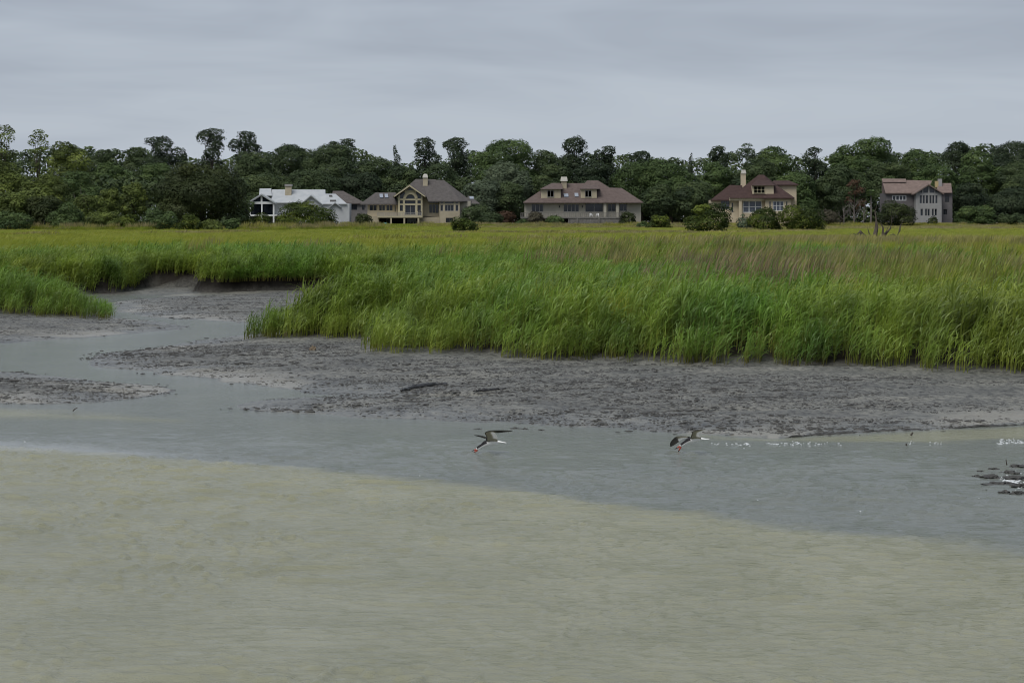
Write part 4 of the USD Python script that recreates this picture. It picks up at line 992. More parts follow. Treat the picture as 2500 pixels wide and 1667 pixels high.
h.solid("chimney", (1032.5, 432, 6.4), (1044, 474, 7.8), "stucco_warm", r)
h.hull("chimney_cap", [(1031.5, 434, 6.2), (1045, 434, 6.2), (1045, 434, 8.0), (1031.5, 434, 8.0), (1033, 427, 6.4), (1043.5, 427, 6.4), (1043.5, 427, 7.8), (1033, 427, 7.8), (1036, 425, 6.8), (1041, 425, 6.8)], "chimney_cap", r)
r = h.hull("roof", [(1140, 497, 3.0), (1173, 498, 3.0), (1173, 498, 12), (1140, 497, 12), (1142, 478, 8), (1150, 480, 8)], "roof_grey", label="low roof at the right end")
h.skylight(1147, 1157, 481, 487, 5.4, 1.2, r)
h.panel("wall", [(1032, 480), (1072, 480), (1072, 529), (1032, 529)], 2.6, 0.35, "stucco_warm", [(1047, 1071, 481, 496.5), (1047, 1071, 498.5, 521)])
h.window(1047, 1071, 481, 496.5, 2.72, 3, frame="trim_warm"); h.window(1047, 1071, 498.5, 521, 2.72, 3, frame="trim_warm")
bay = [(1075, 1082, 492.5, 497), (1086, 1108, 492.5, 497), (1112, 1119, 492.5, 497), (1075, 1082, 500, 515.8), (1086, 1108, 500, 515.8), (1112, 1119, 500, 515.8)]
h.panel("bay_front", [(1072.5, 491), (1122.5, 491), (1122.5, 552), (1072.5, 552)], 0.6, 0.35, "stucco_warm", bay + [(1088.5, 1106, 532, 543.5)], label="right bay with a row of windows")
for a, n in zip(bay, (1, 1, 1, 1, 3, 1)):
    h.window(*a, 0.72, n, frame="frame_grey")
h.window(1088.5, 1106, 532, 543.5, 0.72, 2, frame="frame_dark")
h.solid("wall", (1073, 491.5, 1.0), (1122, 552, 4.4), "stucco_warm")
# balcony over the open ground floor
h.solid("balcony", (921, 527.5, -2.6), (1031, 531.6, 3.0), "trim_warm")
for u in (954.7, 987, 1021.5):
    h.solid("column", (u - 2, 531.7, -2.5), (u + 2, 552, -2.05), "trim_warm")
h.panel("wall", [(897, 529.3), (925, 529.3), (925, 552), (897, 552)], -1.0, 4.0, "stucco_warm", label="stepped garden wall left of the open ground floor")
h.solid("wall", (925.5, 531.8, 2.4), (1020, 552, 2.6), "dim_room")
h.panel("wall", [(1023, 531.8), (1072, 529.5), (1072, 552), (1023, 552)], 1.2, 0.5, "stucco_warm", label="pale ground floor wall beside the balcony")
h.window(944, 951, 534, 549, 2.2, 1, frame="frame_grey"); h.window(994, 1016, 534, 549, 2.2, 3, frame="frame_grey")
railing(h, "balcony_rail", 922, 1030, 519.5, 527.4, -2.5, "frame_grey", posts=8)

# --- house with a deck
h = House("deck_house", "wide beige house with a brown hipped roof, two dormers and a raised timber deck", "house", 1420, 553, 488)
w = [(1297.6, 1326.6, 498, 517.5), (1375.7, 1413.7, 498.5, 517.5), (1429, 1472, 497, 517.5), (1484, 1503, 498, 516.5), (1512.6, 1530.5, 498, 515.5)]
h.panel("wall", [(1280.5, 494), (1565, 494), (1565, 553), (1280.5, 553)], 0.0, 0.35, "stucco_grey", w)
h.solid("wall", (1281, 494.2, 0.6), (1564.5, 553, 13), "stucco_grey")
for a, n in zip(w, (3, 4, 2, 2, 2)):
    h.window(*a, 0.12, n, 1, frame="frame_grey", bar=0.14 if n > 2 else 0.1)
for u in (1477, 1507.5):
    h.solid("column", (u - 3.2, 494.2, -1.4), (u + 3.2, 531, -0.9), "stucco_grey")
for u in (1366, 1422):
    h.solid("wall_lamp", (u - 1.2, 502, -0.25), (u + 1.2, 507, -0.02), "frame_dark")
ra = h.hull("roof", [(1277, 494, -1.6), (1500, 494, -1.6), (1500, 494, 14), (1277, 494, 14), (1346, 447.6, 6.5), (1440, 447.6, 6.5)], "roof_brown", thick=0.25)
rb = h.hull("roof", [(1378, 493.6, -1.4), (1545, 493.6, -1.4), (1545, 493.6, 15), (1378, 493.6, 15), (1434, 440.8, 7.4), (1460, 440.8, 7.4)], "roof_brown", label="highest hip of the roof")
rc = h.hull("roof", [(1420, 493.8, -1.8), (1570.5, 493.8, -1.8), (1570.5, 493.8, 13), (1420, 493.8, 13), (1478, 458, 5.6), (1518, 459.5, 5.6)], "roof_brown", thick=0.25, label="lower hip at the right end of the roof")
d1 = h.panel("dormer", [(1321, 462), (1369, 462), (1369, 484), (1321, 484)], 0.1, 6.0, "stucco_warm", [], ra)
h.window(1336, 1352.5, 465, 481.5, 0.0, 2, frame="frame_grey", parent=ra)
h.hull("dormer_roof", [(1317.5, 462, -0.5), (1374, 462, -0.5), (1374, 462, 8), (1317.5, 462, 8), (1347, 447.2, 5.2), (1372, 447.2, 5.2)], "roof_brown", ra)
d2 = h.panel("dormer", [(1418, 462), (1457, 462), (1457, 484), (1418, 484)], -0.1, 6.0, "stucco_warm", [], rb)
h.window(1428, 1444, 465, 481, -0.2, 2, frame="frame_grey", parent=rb)
h.hull("dormer_roof", [(1415.5, 461.5, -0.6), (1465, 461.5, -0.6), (1465, 461.5, 7), (1415.5, 461.5, 7), (1425, 452, 4.0), (1458, 452, 4.0)], "roof_brown", rb)
h.solid("chimney", (1370.5, 440, 4.2), (1383.5, 470, 5.6), "stucco_warm", ra)
h.hull("chimney_cap", [(1368, 442.5, 3.9), (1386, 442.5, 3.9), (1386, 442.5, 5.9), (1368, 442.5, 5.9), (1370, 432, 4.2), (1384, 432, 4.2), (1384, 432, 5.6), (1370, 432, 5.6)], "chimney_cap", ra)
h.skylight(1377, 1388, 474.5, 481.5, 0.5, 1.22, ra); h.skylight(1403.5, 1412.5, 473, 481, 0.55, 1.4, ra)
h.solid("deck", (1271, 530.6, -4.2), (1532, 533.4, -0.05), "deck_wood")
railing(h, "deck_rail", 1271.5, 1516, 519.5, 530.5, -4.1, "deck_wood", posts=18)
k = 0
for u in np.arange(1391, 1531, 2.9):          # the boards of the skirt under the deck
    h.solid("plank", (u, 533.5, -4.1), (u + 2.55, 554, -4.02 - 0.03 * (k % 2)), "deck_wood"); k += 1
h.solid("deck_post", (1387, 533.5, -4.1), (1390, 554, -3.8), "deck_wood"); h.solid("deck_post", (1408, 533.5, -4.4), (1411, 554, -4.2), "deck_wood"); h.solid("deck_post", (1461, 533.5, -4.4), (1464, 554, -4.2), "deck_wood")
h.solid("deck_post", (1273, 533.5, -4.1), (1276, 554, -3.8), "deck_wood"); h.solid("deck_post", (1330, 533.5, -4.1), (1333, 554, -3.8), "deck_wood")
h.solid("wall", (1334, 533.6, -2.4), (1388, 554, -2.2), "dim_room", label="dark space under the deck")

# --- red roofed house
h = House("cream_house", "cream house with a dark red roof and tall slim chimney, behind round shrubs", "house", 1840, 548, 484)
r = h.hull("roof", [(1780, 484, -0.8), (1890, 484, -0.8), (1938, 484, 8), (1938, 484, 13), (1780, 484, 13), (1852, 427, 6.5), (1865, 427, 6.5)], "roof_red", label="steep main hip of the roof")
h.solid("chimney", (1809.5, 422, 5.2), (1821, 468, 6.4), "stucco_cream", r)
h.hull("chimney_cap", [(1808.8, 424, 5.0), (1822, 424, 5.0), (1822, 424, 6.6), (1808.8, 424, 6.6), (1811, 415, 5.2), (1820, 415, 5.2), (1820, 415, 6.4), (1811, 415, 6.4)], "chimney_cap", r)
h.hull("roof", [(1735, 488, 0.6), (1800, 488, 0.6), (1800, 488, 10), (1735, 488, 10), (1781, 452, 5), (1812, 453, 5)], "roof_red", thick=0.25, label="lower roof of the left wing")
h.hull("roof", [(1878, 451, 7.5), (1950, 451, 7.5), (1950, 451, 15), (1878, 451, 15), (1889, 441, 11), (1926, 441, 11)], "roof_red", thick=0.2, label="roof of the tall rear block")
h.solid("wall", (1880, 453, 8.2), (1944.5, 548, 15), "stucco_cream", label="tall rear block")
h.hull("roof", [(1862, 483, -1.4), (1938, 483, -1.4), (1940, 483, 8), (1862, 483, 8), (1893, 455, 3.4), (1900, 455, 3.4)], "roof_red", thick=0.25, label="hip over the right bay")
dm = h.panel("dormer", [(1837, 453), (1889, 453), (1889, 474), (1837, 474)], 0.2, 5.0, "stucco_cream", [], r)
h.window(1840, 1867.5, 454.6, 472, 0.1, 3, 2, frame="trim_warm", pane="pane_blue", parent=r)
h.hull("dormer_roof", [(1834, 453.2, -0.4), (1893, 453.2, -0.4), (1893, 453.2, 6), (1834, 453.2, 6), (1846, 440, 4.4), (1876, 440, 4.4)], "roof_red", r)
h.panel("wall", [(1737.5, 488), (1783, 488), (1783, 548), (1737.5, 548)], 1.4, 0.35, "stucco_cream", [(1760, 1781, 489, 511.5)])
h.window(1760, 1781, 489, 511.5, 1.52, 2, 2, frame="frame_grey", pane="pane_blue")
h.solid("wall", (1738, 488.3, 1.9), (1783, 548, 10), "stucco_cream")
h.panel("wall", [(1783.5, 484), (1868, 484), (1868, 548), (1783.5, 548)], 0.8, 0.35, "stucco_cream", [(1786, 1790, 495, 519), (1813.5, 1859.5, 490.5, 519.5)])
h.window(1813.5, 1859.5, 490.5, 519.5, 0.92, 3, 2, frame="paint_white", pane="pane_blue", bar=0.16); h.window(1786, 1790, 495, 519, 0.92, frame="frame_grey")
h.solid("wall", (1784, 484.2, 1.3), (1867.5, 548, 10), "stucco_cream")
h.solid("fascia", (1781, 482.5, -0.4), (1868, 490, 0.6), "stucco_cream")
h.solid("column", (1804, 490.1, -0.3), (1811, 548, 0.3), "stucco_cream")
h.panel("bay_front", [(1868.5, 483), (1931, 483), (1931, 548), (1868.5, 548)], -0.6, 0.35, "stucco_cream", [(1878, 1882, 492, 516), (1887, 1913, 491.5, 515), (1919, 1922.5, 492, 516)])
h.window(1887, 1913, 491.5, 515, -0.48, 3, 2, frame="paint_white", pane="pane_blue"); h.window(1878, 1882, 492, 516, -0.48, frame="frame_grey"); h.window(1919, 1922.5, 492, 516, -0.48, frame="frame_grey")
h.solid("wall", (1869, 483.3, -0.15), (1930.5, 548, 8), "stucco_cream")
railing(h, "side_rail", 1944.8, 1958, 509.5, 517, 9.0, "stucco_cream", posts=2)
h.solid("side_deck", (1944.8, 517.2, 8.8), (1958, 548, 11), "stucco_cream")

# --- grey two storey house
h = House("two_storey_house", "grey two storey house with a glazed gable and a pinkish brown roof at the right", "house", 2250, 545, 496)
up = [(2245, 2251, 477, 497), (2252.5, 2258, 477, 497), (2260, 2266, 477, 497), (2269, 2274.5, 477, 497), (2276, 2281, 477, 497), (2283.5, 2289, 477, 497)]
dn = [(2247, 2253.5, 510, 527), (2258, 2263.5, 510, 527), (2264.5, 2270, 510, 527), (2275, 2280, 510, 527), (2282, 2287.5, 510, 527)]
tri = [[(2240, 471), (2251, 464), (2251, 471), (2247, 471), (2243, 471)], [(2254, 462), (2265.5, 455), (2265.5, 471), (2260, 471), (2254, 471)], [(2269.5, 455), (2281, 461.5), (2281, 471), (2275, 471), (2269.5, 471)], [(2283.5, 463), (2297, 471), (2292, 471), (2288, 471), (2283.5, 471)]]
g = h.panel("gable_front", [(2236, 545), (2236, 471.5), (2267.5, 452.5), (2299, 471.5), (2299, 545)], 0.0, 0.35, "siding_pale", up + dn + tri, label="pale front under the glazed gable")
for a in up + dn:
    h.window(*a, 0.12, frame="siding_pale", bar=0.06)
obj("pane", h.panel("", [(2238, 472), (2267.5, 454), (2298, 472)], 0.22, 0.06, None, add=False), "pane", g)
h.solid("wall", (2236.5, 472.2, 0.5), (2298.5, 545, 8), "siding_pale")
h.gable("gable_roof", (2231, 473), (2267.5, 449.5), (2305, 473), -0.8, 9, 2.6, "roof_pink")
h.hull("roof", [(2162, 471, 2.4), (2262, 471, 2.4), (2262, 471, 14), (2153, 471, 14), (2153, 439, 8), (2276, 441, 8)], "roof_pink", thick=0.2)
h.hull("roof", [(2155, 445, 6.4), (2212, 445, 6.4), (2212, 445, 9.6), (2155, 445, 9.6), (2152.5, 436.4, 8), (2212, 436.8, 8)], "roof_pink", label="raised ridge at the left of the roof")
h.hull("roof", [(2286, 470, 2.4), (2324, 470, 2.4), (2326, 470, 12), (2286, 470, 12), (2290, 447.5, 7), (2322, 447.5, 7)], "roof_pink", thick=0.2, label="right end of the roof")
h.panel("wall", [(2164, 471.3), (2235.5, 471.3), (2235.5, 545), (2164, 545)], 3.2, 0.35, "siding_dim", [(2178.5, 2212.5, 477, 490)])
h.window(2178.5, 2212.5, 477, 490, 3.22, 4, frame="paint_white", bar=0.14)
h.solid("wall", (2164.5, 471.6, 3.7), (2235, 545, 13), "siding_dim")
h.panel("wall", [(2299.5, 470.3), (2325, 470.3), (2325, 545), (2299.5, 545)], 3.0, 0.35, "siding_dim", [(2306.5, 2317.5, 478, 494), (2303, 2312, 511, 524)], label="dark right wall")
h.window(2306.5, 2317.5, 478, 494, 3.12, 2, frame="frame_dark"); h.window(2303, 2312, 511, 524, 3.12, 2, frame="frame_dark")
h.solid("wall", (2300, 470.6, 3.5), (2324.5, 545, 12), "siding_dim")
h.solid("chimney", (2291.5, 437, 5.4), (2300, 466, 6.6), "siding_pale"); h.solid("chimney", (2283.8, 442.5, 5.6), (2291.2, 458, 6.4), "ochre", label="yellowish chimney box")

# --- garden furniture
def deck_chair(loc, rotz, label):
    """A slatted lounge chair: tall reclined back of boards, sloping seat, broad arms, four legs."""
    t = thing("garden_chair", label, "chair", loc, rotz, group="white chairs on the deck")
    for k in range(5):
        x = -0.26 + 0.13 * k
        top = 1.02 - 0.05 * abs(k - 2)
        b = trimesh.creation.box([0.115, 0.025, top - 0.28]); b.apply_translation([0, 0, (top - 0.28) / 2])
        b.apply_transform(trimesh.transformations.rotation_matrix(-0.36, [1, 0, 0])); b.apply_translation([x, 0.12, 0.28])
        obj("slat", b, "paint_white", t)
    s = trimesh.creation.box([0.6, 0.56, 0.03]); s.apply_transform(trimesh.transformations.rotation_matrix(-0.2, [1, 0, 0])); s.apply_translation([0, -0.14, 0.34])
    obj("seat", s, "paint_white", t)
    for sx in (-1, 1):
        obj("arm", trimesh.creation.box(bounds=[[sx * 0.37 - 0.07, -0.48, 0.55], [sx * 0.37 + 0.07, 0.28, 0.575]]), "paint_white", t)
        for y in (-0.42, 0.22):
            obj("leg", trimesh.creation.box(bounds=[[sx * 0.34 - 0.04, y - 0.04, 0], [sx * 0.34 + 0.04, y + 0.04, 0.55]]), "paint_white", t)
    return t
zd = at(1443, 530.6, 484)[2]
deck_chair((at(1443, 530, 485.6)[0], 485.6, zd), 12, "left one of the two white slatted chairs on the timber deck")
deck_chair((at(1459, 530, 485.6)[0], 485.6, zd), -10, "right one of the two white slatted chairs on the timber deck")

def tub_chair(loc, rotz, label):
    t = thing("tub_chair", label, "chair", loc, rotz, group="turquoise chairs on the lawn")
    prof = np.array([[0.0, 0.05], [0.36, 0.05], [0.46, 0.2], [0.48, 0.42], [0.42, 0.42], [0.38, 0.36], [0.0, 0.36]])
    obj("seat", trimesh.creation.revolve(prof, sections=20), "turquoise", t, smooth=40)
    a = np.linspace(-0.15 * math.pi, 1.15 * math.pi, 16)
    v, f = [], []
    for q in a:
        top = 0.62 + 0.34 * max(0, math.sin(q)) ** 1.5
        for r, z in ((0.44, 0.42), (0.52, 0.42), (0.56, top), (0.48, top)):
            v.append((r * math.cos(q), r * math.sin(q), z))
    for i in range(15):
        for j in range(4):
            f.append((i * 4 + j, i * 4 + (j + 1) % 4, i * 4 + 4 + (j + 1) % 4, i * 4 + 4 + j))
    f += [(0, 3, 2, 1), (60, 61, 62, 63)]
    obj("backrest", (np.array(v), np.array(f)), "turquoise", t, smooth=40)
    for k in range(4):
        c = trimesh.creation.cylinder(0.03, 0.14, sections=8); c.apply_translation([0.3 * math.cos(k * 1.571 + 0.78), 0.3 * math.sin(k * 1.571 + 0.78), 0.0])
        obj("leg", c, "frame_dark", t)
for u, lab in ((926, "left turquoise tub chair before the columns of the arched window house"), (940, "right turquoise tub chair before the columns of the arched window house")):
    x, y = (u - 1250) / FPX * 483, 483.0
    tub_chair((x, y, at(u, 553, y)[2]), 160 if u < 930 else 195, lab)
h2z = at(1020, 527.4, 488)[2]
def grill(loc, label):
    t = thing("barbecue_grill", label, "grill", loc)
    lid = trimesh.creation.icosphere(2, 0.36); lid.apply_scale([1.2, 0.8, 0.75]); lid.apply_translation([0, 0, 0.95])
    obj("lid", lid, "frame_dark", t, smooth=60)
    obj("cabinet", trimesh.creation.box(bounds=[[-0.4, -0.26, 0.12], [0.4, 0.26, 0.85]]), "frame_dark", t)
    for x in (-0.36, 0.36):
        obj("leg", trimesh.creation.box(bounds=[[x - 0.03, -0.2, 0], [x + 0.03, 0.2, 0.12]]), "frame_dark", t)
grill((at(1024.5, 527, 488.6)[0], 488.6, h2z), "black covered barbecue grill at the right end of the balcony")
# ------------------------------------------------------------------ two black skimmers cutting the water with their lower bills
BLACK, WHITE, UNDER, DUSK = (0.016, 0.015, 0.017), (0.90, 0.89, 0.86), (0.70, 0.65, 0.49), (0.12, 0.115, 0.10)
mat("plumage", {"a": ("attribute", {"attribute": "feather"}), "g": ("geometry", {}), "n": ("noise_texture", {"scale": 60.0, "detail": 3.0}), "b": ("bump", {"strength": 0.3, "distance": 0.003}),
                "p": ("principled_bsdf", {"roughness": 0.65, "specular_ior_level": 0.25}), "th": ("attribute", {"attribute": "thin"}), "half": ("math", {"math_type": "multiply", "value2": 0.5}), "t": ("translucent_bsdf", {}), "s": ("mix_closure", {})},
    [("a.color", "p.base_color"), ("a.color", "t.color"), ("g.position", "n.vector"), ("n.fac", "b.height"), ("b.normal", "p.normal"), ("th.fac", "half.value1"), ("half.value", "s.fac"), ("p.BSDF", "s.closure1"), ("t.BSDF", "s.closure2")], surface="s.closure")
plain("bill_red", (0.42, 0.070, 0.045), 0.35, 0.5, 0.1, 60.0); plain("bill_black", (0.02, 0.018, 0.018), 0.35, 0.5, 0.1, 60.0); plain("eye", (0.01, 0.008, 0.006), 0.1, 0.6, 0.1)

def resample(a, n):
    a = np.asarray(a, float)
    t = np.r_[0, np.cumsum(np.linalg.norm(np.diff(a[:, :3], axis=0), axis=1))]
    from scipy.interpolate import PchipInterpolator
    return PchipInterpolator(t / t[-1], a)(np.linspace(0, 1, n))

def wing(leading, trailing, white_from, white_to, dark_from, flip, wide=0.62):
    """A feathered wing between its leading and trailing edge: two skins closed all round, the trailing edge notched by the feathers. Returns the mesh and a colour for every point."""
    n, c = 34, 9
    L, R = resample(leading, n), resample(trailing, n)
    s = np.linspace(0, 1, n)
    notch = np.where(np.arange(n) % 2 == 0, 0.0, 0.045) * smoothstep(0.1, 0.3, s)
    q = np.linspace(0, 1, c)
    chord = (R - L) * (1 - notch[:, None])
    p = L[:, None] + chord[:, None] * q[None, :, None]
    span = np.gradient(L, axis=0)
    up = np.cross(span, R - L); up /= np.maximum(np.linalg.norm(up, axis=1, keepdims=True), 1e-9)
    up *= flip
    w = np.linalg.norm(R - L, axis=1)
    camber = (0.09 * np.sin(np.pi * q ** 0.7))[None, :] * w[:, None]
    thick = (0.004 + 0.010 * (1 - q) ** 1.5 * np.sin(np.pi * np.clip(q + 0.12, 0, 1)) )[None, :] * (1 - 0.7 * s[:, None])
    top = p + up[:, None] * (camber + thick)[..., None]
    low = p + up[:, None] * (camber - thick)[..., None]
    v = np.vstack([top.reshape(-1, 3), low.reshape(-1, 3)])
    k, f = n * c, []
    for i in range(n - 1):
        for j in range(c - 1):
            a, b, d, e = i * c + j, i * c + j + 1, (i + 1) * c + j + 1, (i + 1) * c + j
            f += [(a, b, d), (a, d, e), (k + a, k + d, k + b), (k + a, k + e, k + d)]
        for j in (0, c - 1):
            a, e = i * c + j, (i + 1) * c + j
            f += [(a, e, k + e), (a, k + e, k + a)] if j == 0 else [(a, k + e, e), (a, k + a, k + e)]
    for i in (0, n - 1):
        for j in range(c - 1):
            a, b = i * c + j, i * c + j + 1
            f += [(a, k + b, b), (a, k + a, k + b)] if i == 0 else [(a, b, k + b), (a, k + b, k + a)]
    col = np.zeros((2, n, c, 3))
    col[0] = BLACK
    col[1] = UNDER
    dark = smoothstep(dark_from, dark_from + 0.15, s)[:, None, None] * np.ones((1, c, 1))
    dark = np.maximum(dark, (q < 0.10)[None, :, None] * 0.85)
    col[1] = col[1] * (1 - dark) + np.array(DUSK) * dark
    edge = ((q > wide)[None, :] & (s > white_from)[:, None] & (s < white_to)[:, None])
    col[:, edge] = WHITE
    m = trimesh.Trimesh(v, np.array(f), process=False)
    m.fix_normals()
    return m, col.reshape(-1, 3)

def skimmer(label, y, spine, wings, upper, lower):
    o = at(spine[2][0], spine[2][1], y)
    t = thing("black_skimmer", label, "bird", tuple(o), group=None)
    w = lambda u, v, d=0.0: at(u, v, y + d) - o
    # body: rings along the spine, a little deeper than wide, the tail flat
    st = resample([np.r_[w(a[0], a[1]), a[2] / 183.0, a[3] / 183.0] for a in spine], 40)
    ring, cols, n = 20, [], len(st)
    d = np.gradient(st[:, :3], axis=0); d /= np.linalg.norm(d, axis=1, keepdims=True)
    side = np.array([0.0, 1.0, 0.0])
    v = []
    for i in range(n):
        upv = np.cross(side, d[i]); upv /= np.linalg.norm(upv)
        if upv[2] < 0:
            upv = -upv
        f = i / (n - 1)
        for k in range(ring):
            a = 2 * math.pi * k / ring
            v.append(st[i, :3] + side * math.cos(a) * st[i, 4] + upv * math.sin(a) * st[i, 3])
            high = math.sin(a)
            cap = f > 0.035 and ((f < 0.40 and high > -0.15 + 0.3 * f) or (0.40 <= f < 0.74 and high > 0.45))
            cols.append(BLACK if cap else (WHITE if (f < 0.42 or f > 0.7 or high < 0.2) else (0.80, 0.76, 0.64)))
    f = []
    for i in range(n - 1):
        for k in range(ring):
            q = (k + 1) % ring
            f += [(i * ring + k, (i + 1) * ring + k, (i + 1) * ring + q), (i * ring + k, (i + 1) * ring + q, i * ring + q)]
    v += [st[0, :3], st[-1, :3]]; cols += [WHITE, WHITE]
    for k in range(ring):
        q = (k + 1) % ring
        f += [(n * ring, k, q), (n * ring + 1, (n - 1) * ring + q, (n - 1) * ring + k)]
    body = trimesh.Trimesh(np.array(v), np.array(f), process=False); body.fix_normals()
    pieces, colours = [body], [np.array(cols)]
    for le, te, wf, wt, df, flip in wings:
        m, c = wing([w(*a) for a in le], [w(*a) for a in te], wf, wt, df, flip)
        pieces.append(m), colours.append(c)
    try:
        whole = trimesh.boolean.union(pieces, engine="manifold")
        if len(whole.faces) < 500:
            raise ValueError
    except Exception:
        whole = merge(*pieces)
    near = cKDTree(np.vstack([m.vertices for m in pieces])).query(whole.vertices)[1]
    obj("body", (np.array(whole.vertices), np.array(whole.faces)), "plumage", t, smooth=True, attrs={"feather": np.vstack(colours)[near], "thin": (near >= len(colours[0])).astype(float)})
    def blade_of(name, pts, deep, m):
        """A knife-thin mandible: narrow from side to side, deep from above to below."""
        p = np.array([w(*a) for a in pts]); dd = np.gradient(p, axis=0); dd /= np.linalg.norm(dd, axis=1, keepdims=True)
        vv = []
        for i in range(len(p)):
            upv = np.cross(side, dd[i]); h_, w_ = deep[i], deep[i] * 0.45
            for a in range(8):
                vv.append(p[i] + side * math.cos(a * math.pi / 4) * w_ + upv * math.sin(a * math.pi / 4) * h_)
        ff = []
        for i in range(len(p) - 1):
            for a in range(8):
                q = (a + 1) % 8
                ff += [(i * 8 + a, i * 8 + q, (i + 1) * 8 + q), (i * 8 + a, (i + 1) * 8 + q, (i + 1) * 8 + a)]
        for a in range(1, 7):
            ff += [(0, a + 1, a), ((len(p) - 1) * 8, (len(p) - 1) * 8 + a, (len(p) - 1) * 8 + a + 1)]
        return obj(name, trimesh.Trimesh(np.array(vv), np.array(ff), process=False), m, t, smooth=50)
    lerp = lambda a, b, k: (a[0] + (b[0] - a[0]) * k, a[1] + (b[1] - a[1]) * k)
    for name, (a, b), r in (("upper_bill", upper, 0.011), ("lower_bill", lower, 0.012)):
        base = blade_of(name, [a, lerp(a, b, 0.25), lerp(a, b, 0.5)], [r, r * 0.9, r * 0.7], "bill_red")
        p = [lerp(a, b, 0.5), lerp(a, b, 0.75), b]
        blade_of("bill_tip", p, [r * 0.69, r * 0.5, r * 0.2], "bill_black")
    h = st[4]
    for s in (-1, 1):
        e = trimesh.creation.icosphere(1, 0.0045); e.apply_translation(h[:3] + [0, s * h[4] * 0.9, h[3] * 0.25])
        obj("eye", e, "eye", t, smooth=True)
    return t

BY = 27.34
skimmer("black and white skimmer at left, one wing swept far back, bill in the water", BY,
        [(1162.5, 1096.5, 1.2, 1.0), (1166.5, 1093.8, 4.2, 3.6), (1170.5, 1091.2, 4.4, 3.8), (1177, 1087.0, 4.6, 4.4), (1186, 1081.8, 7.0, 6.6), (1197, 1079.5, 7.2, 7.0), (1207, 1078.4, 5.6, 5.4), (1216, 1078.2, 3.2, 4.0), (1226, 1079.2, 1.6, 4.6), (1236, 1080.6, 0.6, 3.4)],
        [([(1188.0, 1078.0, -0.02), (1188.4, 1069.5, -0.07), (1186.5, 1062.5, -0.13), (1183.5, 1057.2, -0.19), (1190.0, 1053.3, -0.24), (1206.0, 1051.0, -0.31), (1228.0, 1050.2, -0.41), (1250.5, 1051.6, -0.50)],
          [(1213.5, 1078.0, -0.02), (1215.2, 1072.0, -0.07), (1213.8, 1064.5, -0.13), (1208.5, 1056.8, -0.19), (1210.5, 1056.4, -0.24), (1218.0, 1056.2, -0.31), (1232.0, 1054.8, -0.41), (1251.0, 1052.6, -0.49)], 0.1, 0.43, 0.42, 1),
         ([(1185.0, 1078.5, 0.02), (1186.8, 1070.5, 0.07), (1181.0, 1065.5, 0.16), (1170.5, 1063.0, 0.30), (1157.2, 1061.8, 0.52)],
          [(1202.0, 1077.5, 0.02), (1194.0, 1072.5, 0.07), (1186.0, 1070.5, 0.16), (1174.0, 1066.8, 0.30), (1157.6, 1062.6, 0.51)], 0.9, 0.9, 0.1, -1)],
        ((1164.5, 1096.0), (1151.5, 1100.8)), ((1166.0, 1098.0), (1152.0, 1107.5)))
skimmer("black and white skimmer at right with an open bill and both wings arched", BY,
        [(1659.5, 1088.5, 1.2, 1.0), (1663.0, 1086.2, 4.0, 3.6), (1667.0, 1083.6, 4.3, 3.8), (1673, 1079.4, 4.6, 4.4), (1682, 1074.6, 6.6, 6.4), (1692, 1072.8, 6.8, 6.8), (1703, 1071.4, 5.4, 5.4), (1712, 1071.2, 3.0, 4.0), (1721, 1071.6, 1.5, 4.6), (1731.5, 1072.0, 0.6, 3.2)],
        [([(1686.0, 1071.0, -0.02), (1687.5, 1064.0, -0.09), (1689.5, 1057.5, -0.17), (1690.5, 1053.8, -0.23), (1698.0, 1051.2, -0.30), (1709.0, 1049.2, -0.40), (1721.0, 1047.0, -0.54)],
          [(1712.0, 1071.0, -0.02), (1709.5, 1066.0, -0.09), (1708.8, 1062.0, -0.17), (1709.6, 1059.5, -0.23), (1712.0, 1056.5, -0.30), (1716.5, 1052.2, -0.40), (1721.6, 1048.0, -0.53)], 0.12, 0.97, 0.93, 1),
         ([(1682.0, 1071.0, 0.02), (1680.0, 1066.6, 0.07), (1668.0, 1064.6, 0.16), (1653.5, 1064.8, 0.26), (1643.5, 1071.0, 0.34), (1636.0, 1083.0, 0.40), (1636.6, 1089.5, 0.42)],
          [(1694.0, 1071.0, 0.02), (1682.5, 1070.0, 0.07), (1671.0, 1071.0, 0.16), (1660.5, 1076.4, 0.26), (1650.5, 1083.4, 0.34), (1641.5, 1088.6, 0.40), (1637.2, 1090.3, 0.42)], 0.10, 0.62, 0.50, -1)],
        ((1660.0, 1088.8), (1647.0, 1096.4)), ((1662.5, 1090.2), (1653.5, 1107.0)))

# ------------------------------------------------------------------ small things on mud and water
plain("clod", (0.060, 0.058, 0.053), 0.6, 0.4, 0.35, 14.0); plain("clod_black", (0.022, 0.021, 0.020), 0.45, 0.5, 0.3, 14.0); plain("clod_brown", (0.085, 0.072, 0.058), 0.7, 0.35, 0.35, 14.0)
plain("stone_tan", (0.20, 0.155, 0.105), 0.8, 0.3, 0.2, 12.0); plain("foam", (0.70, 0.72, 0.73), 0.9, 0.1, 0.05, 20.0); plain("stick", (0.07, 0.06, 0.05), 0.8, 0.2, 0.2, 10.0)

def lump(seed, sx, sy, sz, rough=0.35, sub=2):
    m = trimesh.creation.icosphere(sub, 1.0)
    v = np.array(m.vertices)
    v *= (1 + rough * (fbm(v * (1.7 if sub < 3 else 2.6) + seed * 3.1, 3, seed) - 0.5) * 2)[:, None]
    v[:, 2] = np.where(v[:, 2] < 0, v[:, 2] * 0.4, v[:, 2])
    return trimesh.Trimesh(v * [sx, sy, sz], m.faces, process=False)

